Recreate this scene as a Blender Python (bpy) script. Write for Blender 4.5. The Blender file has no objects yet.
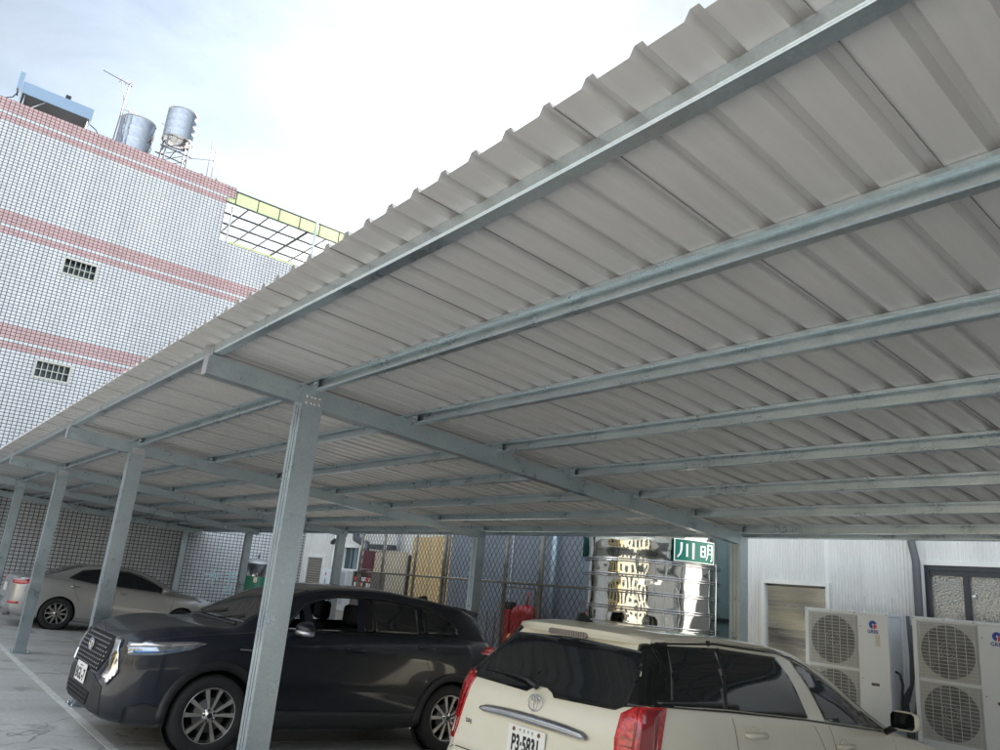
import bpy, bmesh, math, random
from mathutils import Vector, Matrix
from mathutils.bvhtree import BVHTree
random.seed(7)
rad = math.radians
C = bpy.context.scene.collection
scene = bpy.context.scene

# ---------------------------------------------------------------- camera
cam = bpy.data.objects.new('camera', bpy.data.cameras.new('camera'))
C.objects.link(cam)
right = Vector((0.6327979115333616, 0.7691573552992302, 0.08923993471596303))
down = Vector((-0.15402192979928675, 0.23798000817958925, -0.958980062799924))
fwd = Vector((-0.7588438892815302, 0.5930956739818091, 0.2690603523452395))
m3 = Matrix((right, -down, -fwd)).transposed()
cam.matrix_world = Matrix.Translation((0, 0, 1.86)) @ m3.to_4x4()
cam.data.sensor_width = 36
cam.data.lens = 27.13
cam.data.clip_start = 0.05
cam.data.clip_end = 2000
scene.camera = cam

# ---------------------------------------------------------------- light
SUN_DIR = Vector((-0.605, 0.585, 0.72)).normalized()       # towards the sun
SUN_EL = math.asin(SUN_DIR.z)
SUN_AZ = math.atan2(SUN_DIR.x, SUN_DIR.y)
world = bpy.data.worlds.new('World')
scene.world = world
world.use_nodes = True
wn, wl = world.node_tree.nodes, world.node_tree.links
wn.clear()
wo = wn.new('ShaderNodeOutputWorld')
bg = wn.new('ShaderNodeBackground'); bg.inputs['Strength'].default_value = 0.05
sky = wn.new('ShaderNodeTexSky'); sky.sky_type = 'NISHITA'
sky.sun_disc = False
sky.sun_elevation = SUN_EL
sky.sun_rotation = SUN_AZ
sky.air_density = 1.0; sky.dust_density = 0.5; sky.ozone_density = 1.5
tc = wn.new('ShaderNodeTexCoord')
# thin high cloud: noise on the direction, denser round the sun
mp = wn.new('ShaderNodeMapping'); mp.inputs['Scale'].default_value = (1.0, 1.0, 2.6)
nz = wn.new('ShaderNodeTexNoise'); nz.inputs['Scale'].default_value = 1.9; nz.inputs['Detail'].default_value = 7; nz.inputs['Roughness'].default_value = 0.55
wl.new(tc.outputs['Generated'], mp.inputs['Vector']); wl.new(mp.outputs['Vector'], nz.inputs['Vector'])
rp = wn.new('ShaderNodeMapRange'); rp.inputs['From Min'].default_value = 0.36; rp.inputs['From Max'].default_value = 0.62
rp.inputs['To Min'].default_value = 0.80; rp.inputs['To Max'].default_value = 0.97
wl.new(nz.outputs['Fac'], rp.inputs['Value'])
dt = wn.new('ShaderNodeVectorMath'); dt.operation = 'DOT_PRODUCT'
dt.inputs[1].default_value = SUN_DIR
wl.new(tc.outputs['Generated'], dt.inputs[0]); dt.inputs[1].default_value = Vector((-.735, .485, .472)).normalized()
mx0 = wn.new('ShaderNodeMath'); mx0.operation = 'MAXIMUM'; mx0.inputs[1].default_value = 0.0
wl.new(dt.outputs['Value'], mx0.inputs[0])
pw = wn.new('ShaderNodeMath'); pw.operation = 'POWER'; pw.inputs[1].default_value = 110.0
wl.new(mx0.outputs[0], pw.inputs[0])
ml = wn.new('ShaderNodeMath'); ml.operation = 'MULTIPLY_ADD'; ml.inputs[1].default_value = 3.5; ml.inputs[2].default_value = 2.9
wl.new(pw.outputs[0], ml.inputs[0])
pw2 = wn.new('ShaderNodeMath'); pw2.operation = 'POWER'; pw2.inputs[1].default_value = 14.0; wl.new(mx0.outputs[0], pw2.inputs[0])
ml2 = wn.new('ShaderNodeMath'); ml2.operation = 'MULTIPLY_ADD'; ml2.inputs[1].default_value = 3.2; wl.new(pw2.outputs[0], ml2.inputs[0]); wl.new(ml.outputs[0], ml2.inputs[2])
# the cloud sheet is brighter on the far side of the yard, behind the photographer
ds = wn.new('ShaderNodeVectorMath'); ds.operation = 'DOT_PRODUCT'; ds.inputs[1].default_value = Vector((.72, -.60, .35)).normalized()
wl.new(tc.outputs['Generated'], ds.inputs[0])
ms = wn.new('ShaderNodeMapRange'); ms.inputs['From Min'].default_value = -.15; ms.inputs['From Max'].default_value = 1.0; ms.inputs['To Min'].default_value = 0; ms.inputs['To Max'].default_value = 8.5
wl.new(ds.outputs['Value'], ms.inputs['Value'])
ad = wn.new('ShaderNodeMath'); ad.operation = 'ADD'; wl.new(ml2.outputs[0], ad.inputs[0]); wl.new(ms.outputs[0], ad.inputs[1])
gp = wn.new('ShaderNodeVectorMath'); gp.operation = 'DOT_PRODUCT'; gp.inputs[1].default_value = Vector((-.97, -.02, .62)).normalized()
wl.new(tc.outputs['Generated'], gp.inputs[0])
gr = wn.new('ShaderNodeMapRange'); gr.interpolation_type = 'SMOOTHSTEP'; gr.inputs['From Min'].default_value = .70; gr.inputs['From Max'].default_value = .98; gr.inputs['To Min'].default_value = 1.0; gr.inputs['To Max'].default_value = .9
wl.new(gp.outputs['Value'], gr.inputs['Value'])
gm = wn.new('ShaderNodeMath'); gm.operation = 'MULTIPLY'; wl.new(rp.outputs[0], gm.inputs[0]); wl.new(gr.outputs[0], gm.inputs[1])
cc = wn.new('ShaderNodeVectorMath'); cc.operation = 'SCALE'; cc.inputs[0].default_value = (0.84, 0.95, 1.06)
nb = wn.new('ShaderNodeTexNoise'); nb.inputs['Scale'].default_value = 3.2; nb.inputs['Detail'].default_value = 8; nb.inputs['Roughness'].default_value = .6; nb.inputs['Distortion'].default_value = .4
wl.new(mp.outputs['Vector'], nb.inputs['Vector'])
rb = wn.new('ShaderNodeMapRange'); rb.inputs['From Min'].default_value = .32; rb.inputs['From Max'].default_value = .68; rb.inputs['To Min'].default_value = .80; rb.inputs['To Max'].default_value = 1.18
wl.new(nb.outputs['Fac'], rb.inputs['Value'])
mb_ = wn.new('ShaderNodeMath'); mb_.operation = 'MULTIPLY'; wl.new(ad.outputs[0], mb_.inputs[0]); wl.new(rb.outputs[0], mb_.inputs[1])
wl.new(mb_.outputs[0], cc.inputs['Scale'])
mixs = wn.new('ShaderNodeMixRGB')
wl.new(gm.outputs[0], mixs.inputs['Fac']); wl.new(sky.outputs[0], mixs.inputs['Color1']); wl.new(cc.outputs[0], mixs.inputs['Color2'])
wl.new(mixs.outputs[0], bg.inputs['Color']); wl.new(bg.outputs[0], wo.inputs['Surface'])

sun = bpy.data.objects.new('sun', bpy.data.lights.new('sun', 'SUN'))
C.objects.link(sun)
sun.data.energy = 5.0
sun.data.angle = rad(2)
sun.data.color = (1.0, 0.95, 0.88)
sun.rotation_euler = (-SUN_DIR).to_track_quat('-Z', 'Y').to_euler()
sun.location = (0, 0, 40)

scene.view_settings.view_transform = 'Standard'
scene.view_settings.look = 'None'
scene.view_settings.exposure = 2.25
scene.view_settings.gamma = 1
scene.cycles.max_bounces = 8
scene.cycles.diffuse_bounces = 5

# ---------------------------------------------------------------- materials
MATS = {}
def mat(name, col, rough=0.6, metal=0.0, var=0.0, vscale=4.0, bump=0.0, bscale=60.0, spec=0.5, coat=0.0, stretch=None, trans=0.0, emit=None, rvar=0.0, col2=None):
    if name in MATS: return MATS[name]
    m = bpy.data.materials.new(name); m.use_nodes = True
    n, l = m.node_tree.nodes, m.node_tree.links
    b = n['Principled BSDF']
    b.inputs['Base Color'].default_value = (*col, 1)
    b.inputs['Roughness'].default_value = rough
    b.inputs['Metallic'].default_value = metal
    b.inputs['Specular IOR Level'].default_value = spec
    b.inputs['Coat Weight'].default_value = coat
    b.inputs['Coat Roughness'].default_value = 0.04
    b.inputs['Transmission Weight'].default_value = trans
    t = n.new('ShaderNodeTexCoord')
    mp = n.new('ShaderNodeMapping')
    if stretch: mp.inputs['Scale'].default_value = stretch
    l.new(t.outputs['Object'], mp.inputs['Vector'])
    if var > 0 or rvar > 0:
        nz = n.new('ShaderNodeTexNoise'); nz.inputs['Scale'].default_value = vscale; nz.inputs['Detail'].default_value = 6; nz.inputs['Roughness'].default_value = 0.6
        l.new(mp.outputs[0], nz.inputs['Vector'])
    if var > 0:
        r = n.new('ShaderNodeMapRange'); r.inputs['From Min'].default_value = 0.3; r.inputs['From Max'].default_value = 0.7
        l.new(nz.outputs['Fac'], r.inputs['Value'])
        mx = n.new('ShaderNodeMixRGB')
        c2 = col2 if col2 else tuple(max(0, c*(1-var)) for c in col)
        c1 = col if col2 else tuple(min(1, c*(1+var*0.5)) for c in col)
        mx.inputs['Color1'].default_value = (*c1, 1); mx.inputs['Color2'].default_value = (*c2, 1)
        l.new(r.outputs[0], mx.inputs['Fac']); l.new(mx.outputs[0], b.inputs['Base Color'])
    if rvar > 0:
        r2 = n.new('ShaderNodeMapRange'); r2.inputs['From Min'].default_value = 0.3; r2.inputs['From Max'].default_value = 0.7
        r2.inputs['To Min'].default_value = max(0.02, rough-rvar); r2.inputs['To Max'].default_value = min(1, rough+rvar)
        l.new(nz.outputs['Fac'], r2.inputs['Value']); l.new(r2.outputs[0], b.inputs['Roughness'])
    if bump > 0:
        n2 = n.new('ShaderNodeTexNoise'); n2.inputs['Scale'].default_value = bscale; n2.inputs['Detail'].default_value = 4
        l.new(mp.outputs[0], n2.inputs['Vector'])
        bp = n.new('ShaderNodeBump'); bp.inputs['Strength'].default_value = bump; bp.inputs['Distance'].default_value = 0.01
        l.new(n2.outputs['Fac'], bp.inputs['Height']); l.new(bp.outputs[0], b.inputs['Normal'])
    if emit: 
        b.inputs['Emission Color'].default_value = (*emit[0], 1); b.inputs['Emission Strength'].default_value = emit[1]
    MATS[name] = m
    return m

def galvanised(name, tone=0.62, rough=0.38):
    m = bpy.data.materials.new(name); m.use_nodes = True
    n, l = m.node_tree.nodes, m.node_tree.links
    b = n['Principled BSDF']; b.inputs['Metallic'].default_value = 0.88
    t = n.new('ShaderNodeTexCoord')
    v = n.new('ShaderNodeTexVoronoi'); v.inputs['Scale'].default_value = 75; v.inputs['Randomness'].default_value = 1
    l.new(t.outputs['Object'], v.inputs['Vector'])
    z = n.new('ShaderNodeTexNoise'); z.inputs['Scale'].default_value = 3.5; z.inputs['Detail'].default_value = 8; z.inputs['Roughness'].default_value = .65
    l.new(t.outputs['Object'], z.inputs['Vector'])
    a = n.new('ShaderNodeMixRGB'); a.blend_type = 'MIX'; a.inputs['Fac'].default_value = 0.72
    l.new(v.outputs['Color'], a.inputs['Color1']); l.new(z.outputs['Fac'], a.inputs['Color2'])
    bw = n.new('ShaderNodeRGBToBW'); l.new(a.outputs[0], bw.inputs[0])
    r = n.new('ShaderNodeMapRange'); r.inputs['From Min'].default_value = 0.32; r.inputs['From Max'].default_value = 0.68
    l.new(bw.outputs[0], r.inputs['Value'])
    c = n.new('ShaderNodeMixRGB')
    c.inputs['Color1'].default_value = (tone*.84, tone*.97, tone*1.03, 1); c.inputs['Color2'].default_value = (tone*1.03, tone*1.16, tone*1.20, 1)
    l.new(r.outputs[0], c.inputs['Fac']); l.new(c.outputs[0], b.inputs['Base Color'])
    r2 = n.new('ShaderNodeMapRange'); r2.inputs['From Min'].default_value = 0.3; r2.inputs['From Max'].default_value = 0.7
    r2.inputs['To Min'].default_value = rough-.08; r2.inputs['To Max'].default_value = rough+.14
    l.new(z.outputs['Fac'], r2.inputs['Value']); l.new(r2.outputs[0], b.inputs['Roughness'])
    MATS[name] = m
    return m

def tile_mat(name, axis):
    """small glazed tiles in a straight grid, pink courses at three heights; axis = horizontal axis of the wall"""
    m = bpy.data.materials.new(name); m.use_nodes = True
    n, l = m.node_tree.nodes, m.node_tree.links
    b = n['Principled BSDF']; b.inputs['Roughness'].default_value = 0.25
    t = n.new('ShaderNodeTexCoord'); s = n.new('ShaderNodeSeparateXYZ'); l.new(t.outputs['Object'], s.inputs[0])
    def M(op, a, bb=None):
        k = n.new('ShaderNodeMath'); k.operation = op
        for i, v in enumerate((a, bb)):
            if v is None: continue
            if isinstance(v, (int, float)): k.inputs[i].default_value = v
            else: l.new(v, k.inputs[i])
        return k.outputs[0]
    H = s.outputs[axis]; Z = s.outputs['Z']
    PH, PV = 0.129, 0.107
    row = M('DIVIDE', M('SUBTRACT', 15.39, Z), PV)
    col = M('DIVIDE', M('ADD', H, 50.0), PH)
    ri = M('FLOOR', row); ci = M('FLOOR', col)
    def inside(fr, w):            # 1 inside the tile, 0 on the joint
        f = M('FRACT', fr); return M('MULTIPLY', M('GREATER_THAN', f, w), M('LESS_THAN', f, 1-w))
    tile = M('MULTIPLY', inside(row, 0.095), inside(col, 0.08))
    def band(a, c): return M('MULTIPLY', M('GREATER_THAN', ri, a-.5), M('LESS_THAN', ri, c+.5))
    bands = None
    for st in (0, 34, 67):
        for a, c in ((st, st+3), (st+5, st+6)):
            q = band(a, c); bands = q if bands is None else M('MAXIMUM', bands, q)
    cv = n.new('ShaderNodeCombineXYZ'); l.new(ri, cv.inputs[0]); l.new(ci, cv.inputs[1])
    wn_ = n.new('ShaderNodeTexWhiteNoise'); wn_.noise_dimensions = '2D'; l.new(cv.outputs[0], wn_.inputs['Vector'])
    def two(c1, c2):
        k = n.new('ShaderNodeMixRGB'); k.inputs['Color1'].default_value = (*c1, 1); k.inputs['Color2'].default_value = (*c2, 1)
        l.new(wn_.outputs['Value'], k.inputs['Fac']); return k.outputs[0]
    white = two((0.56, 0.575, 0.59), (0.63, 0.64, 0.65)); pink = two((0.49, 0.31, 0.30), (0.54, 0.355, 0.345))
    k = n.new('ShaderNodeMixRGB'); l.new(bands, k.inputs['Fac']); l.new(white, k.inputs['Color1']); l.new(pink, k.inputs['Color2'])
    g = n.new('ShaderNodeMixRGB'); l.new(tile, g.inputs['Fac']); g.inputs['Color1'].default_value = (0.06, 0.065, 0.08, 1); l.new(k.outputs[0], g.inputs['Color2'])
    # weathering
    nz = n.new('ShaderNodeTexNoise'); nz.inputs['Scale'].default_value = .9; nz.inputs['Detail'].default_value = 7; mq = n.new('ShaderNodeMapping'); mq.inputs['Scale'].default_value = (1, 1, .18); l.new(t.outputs['Object'], mq.inputs[0]); l.new(mq.outputs[0], nz.inputs['Vector'])
    wr = n.new('ShaderNodeMapRange'); wr.inputs['From Min'].default_value = .3; wr.inputs['From Max'].default_value = .7; wr.inputs['To Min'].default_value = .84; wr.inputs['To Max'].default_value = 1.0
    l.new(nz.outputs['Fac'], wr.inputs['Value'])
    mu = n.new('ShaderNodeMixRGB'); mu.blend_type = 'MULTIPLY'; mu.inputs['Fac'].default_value = 1; l.new(g.outputs[0], mu.inputs['Color1']); l.new(wr.outputs[0], mu.inputs['Color2'])
    l.new(mu.outputs[0], b.inputs['Base Color'])
    rr = n.new('ShaderNodeMapRange'); rr.inputs['To Min'].default_value = .9; rr.inputs['To Max'].default_value = .22; l.new(tile, rr.inputs['Value']); l.new(rr.outputs[0], b.inputs['Roughness'])
    bp = n.new('ShaderNodeBump'); bp.inputs['Strength'].default_value = .6; bp.inputs['Distance'].default_value = .004
    l.new(tile, bp.inputs['Height']); l.new(bp.outputs[0], b.inputs['Normal'])
    MATS[name] = m
    return m

def concrete_mat():
    m = bpy.data.materials.new('concrete_floor'); m.use_nodes = True
    n, l = m.node_tree.nodes, m.node_tree.links
    b = n['Principled BSDF']; b.inputs['Roughness'].default_value = 0.7
    t = n.new('ShaderNodeTexCoord')
    def noise(sc, det, st=None, ro=.6):
        z = n.new('ShaderNodeTexNoise'); z.inputs['Scale'].default_value = sc; z.inputs['Detail'].default_value = det; z.inputs['Roughness'].default_value = ro
        if st:
            q = n.new('ShaderNodeMapping'); q.inputs['Scale'].default_value = st; l.new(t.outputs['Object'], q.inputs[0]); l.new(q.outputs[0], z.inputs['Vector'])
        else: l.new(t.outputs['Object'], z.inputs['Vector'])
        return z.outputs['Fac']
    a = noise(1.1, 9, (1, .35, 1), .7); c = noise(22, 6); d = noise(.25, 4)
    def rng(x, lo, hi, tl, th):
        q = n.new('ShaderNodeMapRange'); q.inputs['From Min'].default_value = lo; q.inputs['From Max'].default_value = hi; q.inputs['To Min'].default_value = tl; q.inputs['To Max'].default_value = th
        l.new(x, q.inputs['Value']); return q.outputs[0]
    mx = n.new('ShaderNodeMixRGB'); mx.inputs['Color1'].default_value = (.38, .375, .365, 1); mx.inputs['Color2'].default_value = (.52, .515, .505, 1)
    l.new(rng(a, .32, .68, 0, 1), mx.inputs['Fac'])
    m2 = n.new('ShaderNodeMixRGB'); m2.blend_type = 'MULTIPLY'; m2.inputs['Fac'].default_value = 1
    l.new(mx.outputs[0], m2.inputs['Color1']); l.new(rng(c, .25, .75, .82, 1.1), m2.inputs['Color2'])
    m4 = n.new('ShaderNodeMixRGB'); m4.blend_type = 'MULTIPLY'; m4.inputs['Fac'].default_value = 1
    l.new(m2.outputs[0], m4.inputs['Color1']); l.new(rng(d, .3, .7, .85, 1.1), m4.inputs['Color2'])
    sp = n.new('ShaderNodeTexNoise'); sp.inputs['Scale'].default_value = 1.7; sp.inputs['Detail'].default_value = 3; l.new(t.outputs['Object'], sp.inputs['Vector'])
    m5 = n.new('ShaderNodeMixRGB'); m5.blend_type = 'MULTIPLY'; m5.inputs['Fac'].default_value = 1; l.new(m4.outputs[0], m5.inputs['Color1']); l.new(rng(sp.outputs['Fac'], .60, .68, 1.0, .72), m5.inputs['Color2'])
    wv = n.new('ShaderNodeTexVoronoi'); wv.feature = 'DISTANCE_TO_EDGE'; wv.inputs['Scale'].default_value = .33
    wq = n.new('ShaderNodeVectorMath'); wq.operation = 'ADD'; nn = n.new('ShaderNodeTexNoise'); nn.inputs['Scale'].default_value = 2.0; l.new(t.outputs['Object'], nn.inputs['Vector'])
    l.new(t.outputs['Object'], wq.inputs[0]); l.new(nn.outputs['Color'], wq.inputs[1]); l.new(wq.outputs[0], wv.inputs['Vector'])
    m6 = n.new('ShaderNodeMixRGB'); m6.blend_type = 'MULTIPLY'; m6.inputs['Fac'].default_value = 1; l.new(m5.outputs[0], m6.inputs['Color1']); l.new(rng(wv.outputs['Distance'], .0, .006, .45, 1.0), m6.inputs['Color2'])
    l.new(m6.outputs[0], b.inputs['Base Color'])
    l.new(rng(a, .3, .7, .5, .8), b.inputs['Roughness'])
    bp = n.new('ShaderNodeBump'); bp.inputs['Strength'].default_value = .35; bp.inputs['Distance'].default_value = .006
    l.new(c, bp.inputs['Height']); l.new(bp.outputs[0], b.inputs['Normal'])
    MATS['concrete_floor'] = m
    return m

GALV = galvanised('galvanised_steel', 0.52, 0.30)
GALV2 = galvanised('galvanised_purlin', 0.50, 0.30)
TILE_Y = tile_mat('wall_tiles_side', 'Y')
TILE_X = tile_mat('wall_tiles_front', 'X')
CONC = concrete_mat()
ROOF = mat('painted_roof_sheet', (.485, .475, .462), .36, 0.1, var=.08, vscale=3.0, stretch=(6, .5, 1), rvar=.08)
DARK = mat('dark_plastic', (.018, .019, .021), .5)
RUBBER = mat('tyre_rubber', (.016, .016, .017), .75, bump=.2, bscale=90)
BLACKGAP = mat('grille_black', (.006, .006, .007), .9)  # flat black of the SUV grille panel and lower intake
CHROME = mat('chrome', (.58, .58, .60), .08, 1.0)
STAIN = mat('stainless_steel', (.36, .38, .41), .16, 1.0, rvar=.05, vscale=2.5, bump=.03, bscale=2.2)
ALU = mat('aluminium', (.66, .67, .68), .3, 1.0)
WHITEP = mat('white_paint', (.72, .72, .70), .4, var=.06, vscale=3)
WHITECASE = mat('white_casing', (.68, .72, .76), .38, var=.05, vscale=2.5)
GLASSD = mat('tinted_glass', (.010, .012, .014), .04, spec=.7)
RUST = mat('dull_steel', (.17, .16, .145), .6, .4, var=.3, vscale=8)

# ---------------------------------------------------------------- mesh helpers
ROOT = {}
def tag(o, label=None, cat=None, group=None, kind=None):
    if label: o['label'] = label
    if cat: o['category'] = cat
    if group: o['group'] = group
    if kind: o['kind'] = kind
    return o
def thing(name, label, cat, loc=(0, 0, 0), rotz=0.0, group=None):
    o = bpy.data.objects.new(name, None); C.objects.link(o)
    o.empty_display_size = .3
    o.location = loc; o.rotation_euler = (0, 0, rotz)
    tag(o, label, cat, group)
    ROOT[o] = Matrix.Translation(loc) @ Matrix.Rotation(rotz, 4, 'Z')
    return o
def root_inv(o):
    while o.parent: o = o.parent
    return ROOT[o].inverted() if o in ROOT else Matrix()

class MB:
    """collects shapes into one mesh"""
    def __init__(s): s.bm = bmesh.new()
    def box(s, lo, hi, M=None, bev=0.0):
        lo, hi = Vector(lo), Vector(hi)
        r = bmesh.ops.create_cube(s.bm, size=1)
        sc = Matrix.Diagonal((*(hi-lo), 1)); T = Matrix.Translation((lo+hi)/2) @ sc
        if M is not None: T = M @ T
        bmesh.ops.transform(s.bm, matrix=T, verts=r['verts'])
        if bev > 0:
            es = list({e for v in r['verts'] for e in v.link_edges})
            bmesh.ops.bevel(s.bm, geom=es, offset=bev, segments=2, affect='EDGES', profile=.5)
        return s
    def prism(s, pts, axis, a, b, M=None):
        """extrude 2D polygon along axis; pts are the two other coordinates in cyclic order x->(y,z), y->(x,z), z->(x,y)"""
        def P(p, h):
            v = {'x': (h, p[0], p[1]), 'y': (p[0], h, p[1]), 'z': (p[0], p[1], h)}[axis]
            return (M @ Vector(v)) if M is not None else Vector(v)
        A = [s.bm.verts.new(P(p, a)) for p in pts]; B = [s.bm.verts.new(P(p, b)) for p in pts]
        n = len(pts); fs = []
        fs.append(s.bm.faces.new(A)); fs.append(s.bm.faces.new(B[::-1]))
        for i in range(n): fs.append(s.bm.faces.new((A[i], B[i], B[(i+1) % n], A[(i+1) % n])))
        bmesh.ops.recalc_face_normals(s.bm, faces=fs)
        return s
    def tube(s, path, r, seg=8, caps=True, closed=False):
        path = [Vector(p) for p in path]; n = len(path); rings = []
        up = None
        for i, p in enumerate(path):
            if closed: d = path[(i+1) % n]-path[i-1]
            else: d = (path[min(i+1, n-1)]-path[max(i-1, 0)])
            d.normalize()
            if up is None:
                up = Vector((0, 0, 1)) if abs(d.z) < .9 else Vector((1, 0, 0))
            a = d.cross(up); 
            if a.length < 1e-4: a = d.orthogonal()
            a.normalize(); b = a.cross(d).normalized(); up = b
            rr = r[i] if isinstance(r, (list, tuple)) else r
            rings.append([s.bm.verts.new(p+a*math.cos(2*math.pi*k/seg)*rr+b*math.sin(2*math.pi*k/seg)*rr) for k in range(seg)])
        m = n if closed else n-1
        for i in range(m):
            A, B = rings[i], rings[(i+1) % n]
            for k in range(seg):
                f = s.bm.faces.new((A[k], A[(k+1) % seg], B[(k+1) % seg], B[k])); f.smooth = True
        if caps and not closed:
            s.bm.faces.new(rings[0][::-1]); s.bm.faces.new(rings[-1])
        return s
    def lathe(s, prof, seg=32, M=None, smooth=True, cap=False):
        """prof: (radius, height) round local z"""
        rings = []
        for r, h in prof:
            if r < 1e-6:
                v = Vector((0, 0, h)); rings.append([s.bm.verts.new(M @ v if M is not None else v)])
            else:
                ring = []
                for k in range(seg):
                    v = Vector((r*math.cos(2*math.pi*k/seg), r*math.sin(2*math.pi*k/seg), h))
                    ring.append(s.bm.verts.new(M @ v if M is not None else v))
                rings.append(ring)
        for A, B in zip(rings, rings[1:]):
            for k in range(seg):
                if len(A) == 1 and len(B) == 1: continue
                if len(A) == 1: f = s.bm.faces.new((A[0], B[k], B[(k+1) % seg]))
                elif len(B) == 1: f = s.bm.faces.new((A[k], B[0], A[(k+1) % seg]))
                else: f = s.bm.faces.new((A[k], B[k], B[(k+1) % seg], A[(k+1) % seg]))
                f.smooth = smooth
        return s
    def poly(s, pts):
        f = s.bm.faces.new([s.bm.verts.new(Vector(p)) for p in pts]); return s
    def text(s, body, size, M, extrude=.002, align='CENTER', bold=0.0, spacing=1.0):
        cu = bpy.data.curves.new('txt', 'FONT'); cu.body = body; cu.size = size; cu.extrude = extrude
        cu.align_x = align; cu.align_y = 'CENTER'; cu.offset = bold; cu.space_character = spacing; cu.resolution_u = 4
        o = bpy.data.objects.new('txt', cu); C.objects.link(o)
        dg = bpy.context.evaluated_depsgraph_get(); ev = o.evaluated_get(dg); me = bpy.data.meshes.new_from_object(ev)
        me.transform(M); s.bm.from_mesh(me)
        bpy.data.objects.remove(o); bpy.data.curves.remove(cu); bpy.data.meshes.remove(me)
        return s
    def build(s, name, material, parent=None, smooth=None, world=True, autosmooth=None):
        me = bpy.data.meshes.new(name)
        if smooth is not None:
            for f in s.bm.faces: f.smooth = smooth
        if autosmooth:
            s.bm.normal_update()
            for f in s.bm.faces: f.smooth = True
            for e in s.bm.edges:
                if len(e.link_faces) == 2 and e.calc_face_angle(0) > autosmooth: e.smooth = False
        s.bm.to_mesh(me); s.bm.free()
        if parent is not None and world: me.transform(root_inv(parent))
        if material is not None: me.materials.append(material)
        o = bpy.data.objects.new(name, me); C.objects.link(o)
        if parent is not None: o.parent = parent
        return o
def copy_tree(o, parent=None):
    c = o.copy(); C.objects.link(c)
    if parent is not None: c.parent = parent
    if o in ROOT: ROOT[c] = ROOT[o]
    for ch in o.children: copy_tree(ch, c)
    return c
def structure(o): o['kind'] = 'structure'; return o
def rotM(origin, ang, axis='Z'):
    return Matrix.Translation(origin) @ Matrix.Rotation(ang, 4, axis)
# ================================================================ SETTING
# flat yard in front, a gentle fall towards the back from the edge line on
g = MB(); GS = -.0373
prof = [(-400, 0), (2.37, 0), (14.0, GS*11.63), (400, GS*11.63)]
for (ya, za), (yb, zb) in zip(prof, prof[1:]): g.poly([(-400, ya, za), (400, ya, za), (400, yb, zb), (-400, yb, zb)])
structure(g.build('ground', CONC))
PAINT = mat('worn_line_paint', (.60, .60, .57), .7, var=.22, vscale=9, bump=.2, bscale=40)
l = MB(); l.box((-26.5, 2.275, .0005), (2.5, 2.365, .004)); structure(l.build('edge_line', PAINT))
THIN = mat('faded_line_paint', (.40, .39, .36), .75, var=.3, vscale=7)
for k, x in enumerate((-25.6, -23.1, -20.75, -18.4, -16.05, -13.65, -11.2, -8.8, -6.3, -3.8)):
    s = MB(); w = .035; y0, y1 = 2.39, 7.9
    s.prism([(y0, .0005), (y1, GS*(y1-2.37)+.0005), (y1, GS*(y1-2.37)+.004), (y0, .004)], 'x', x-w, x+w)
    structure(s.build('stall_line', THIN))

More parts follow.
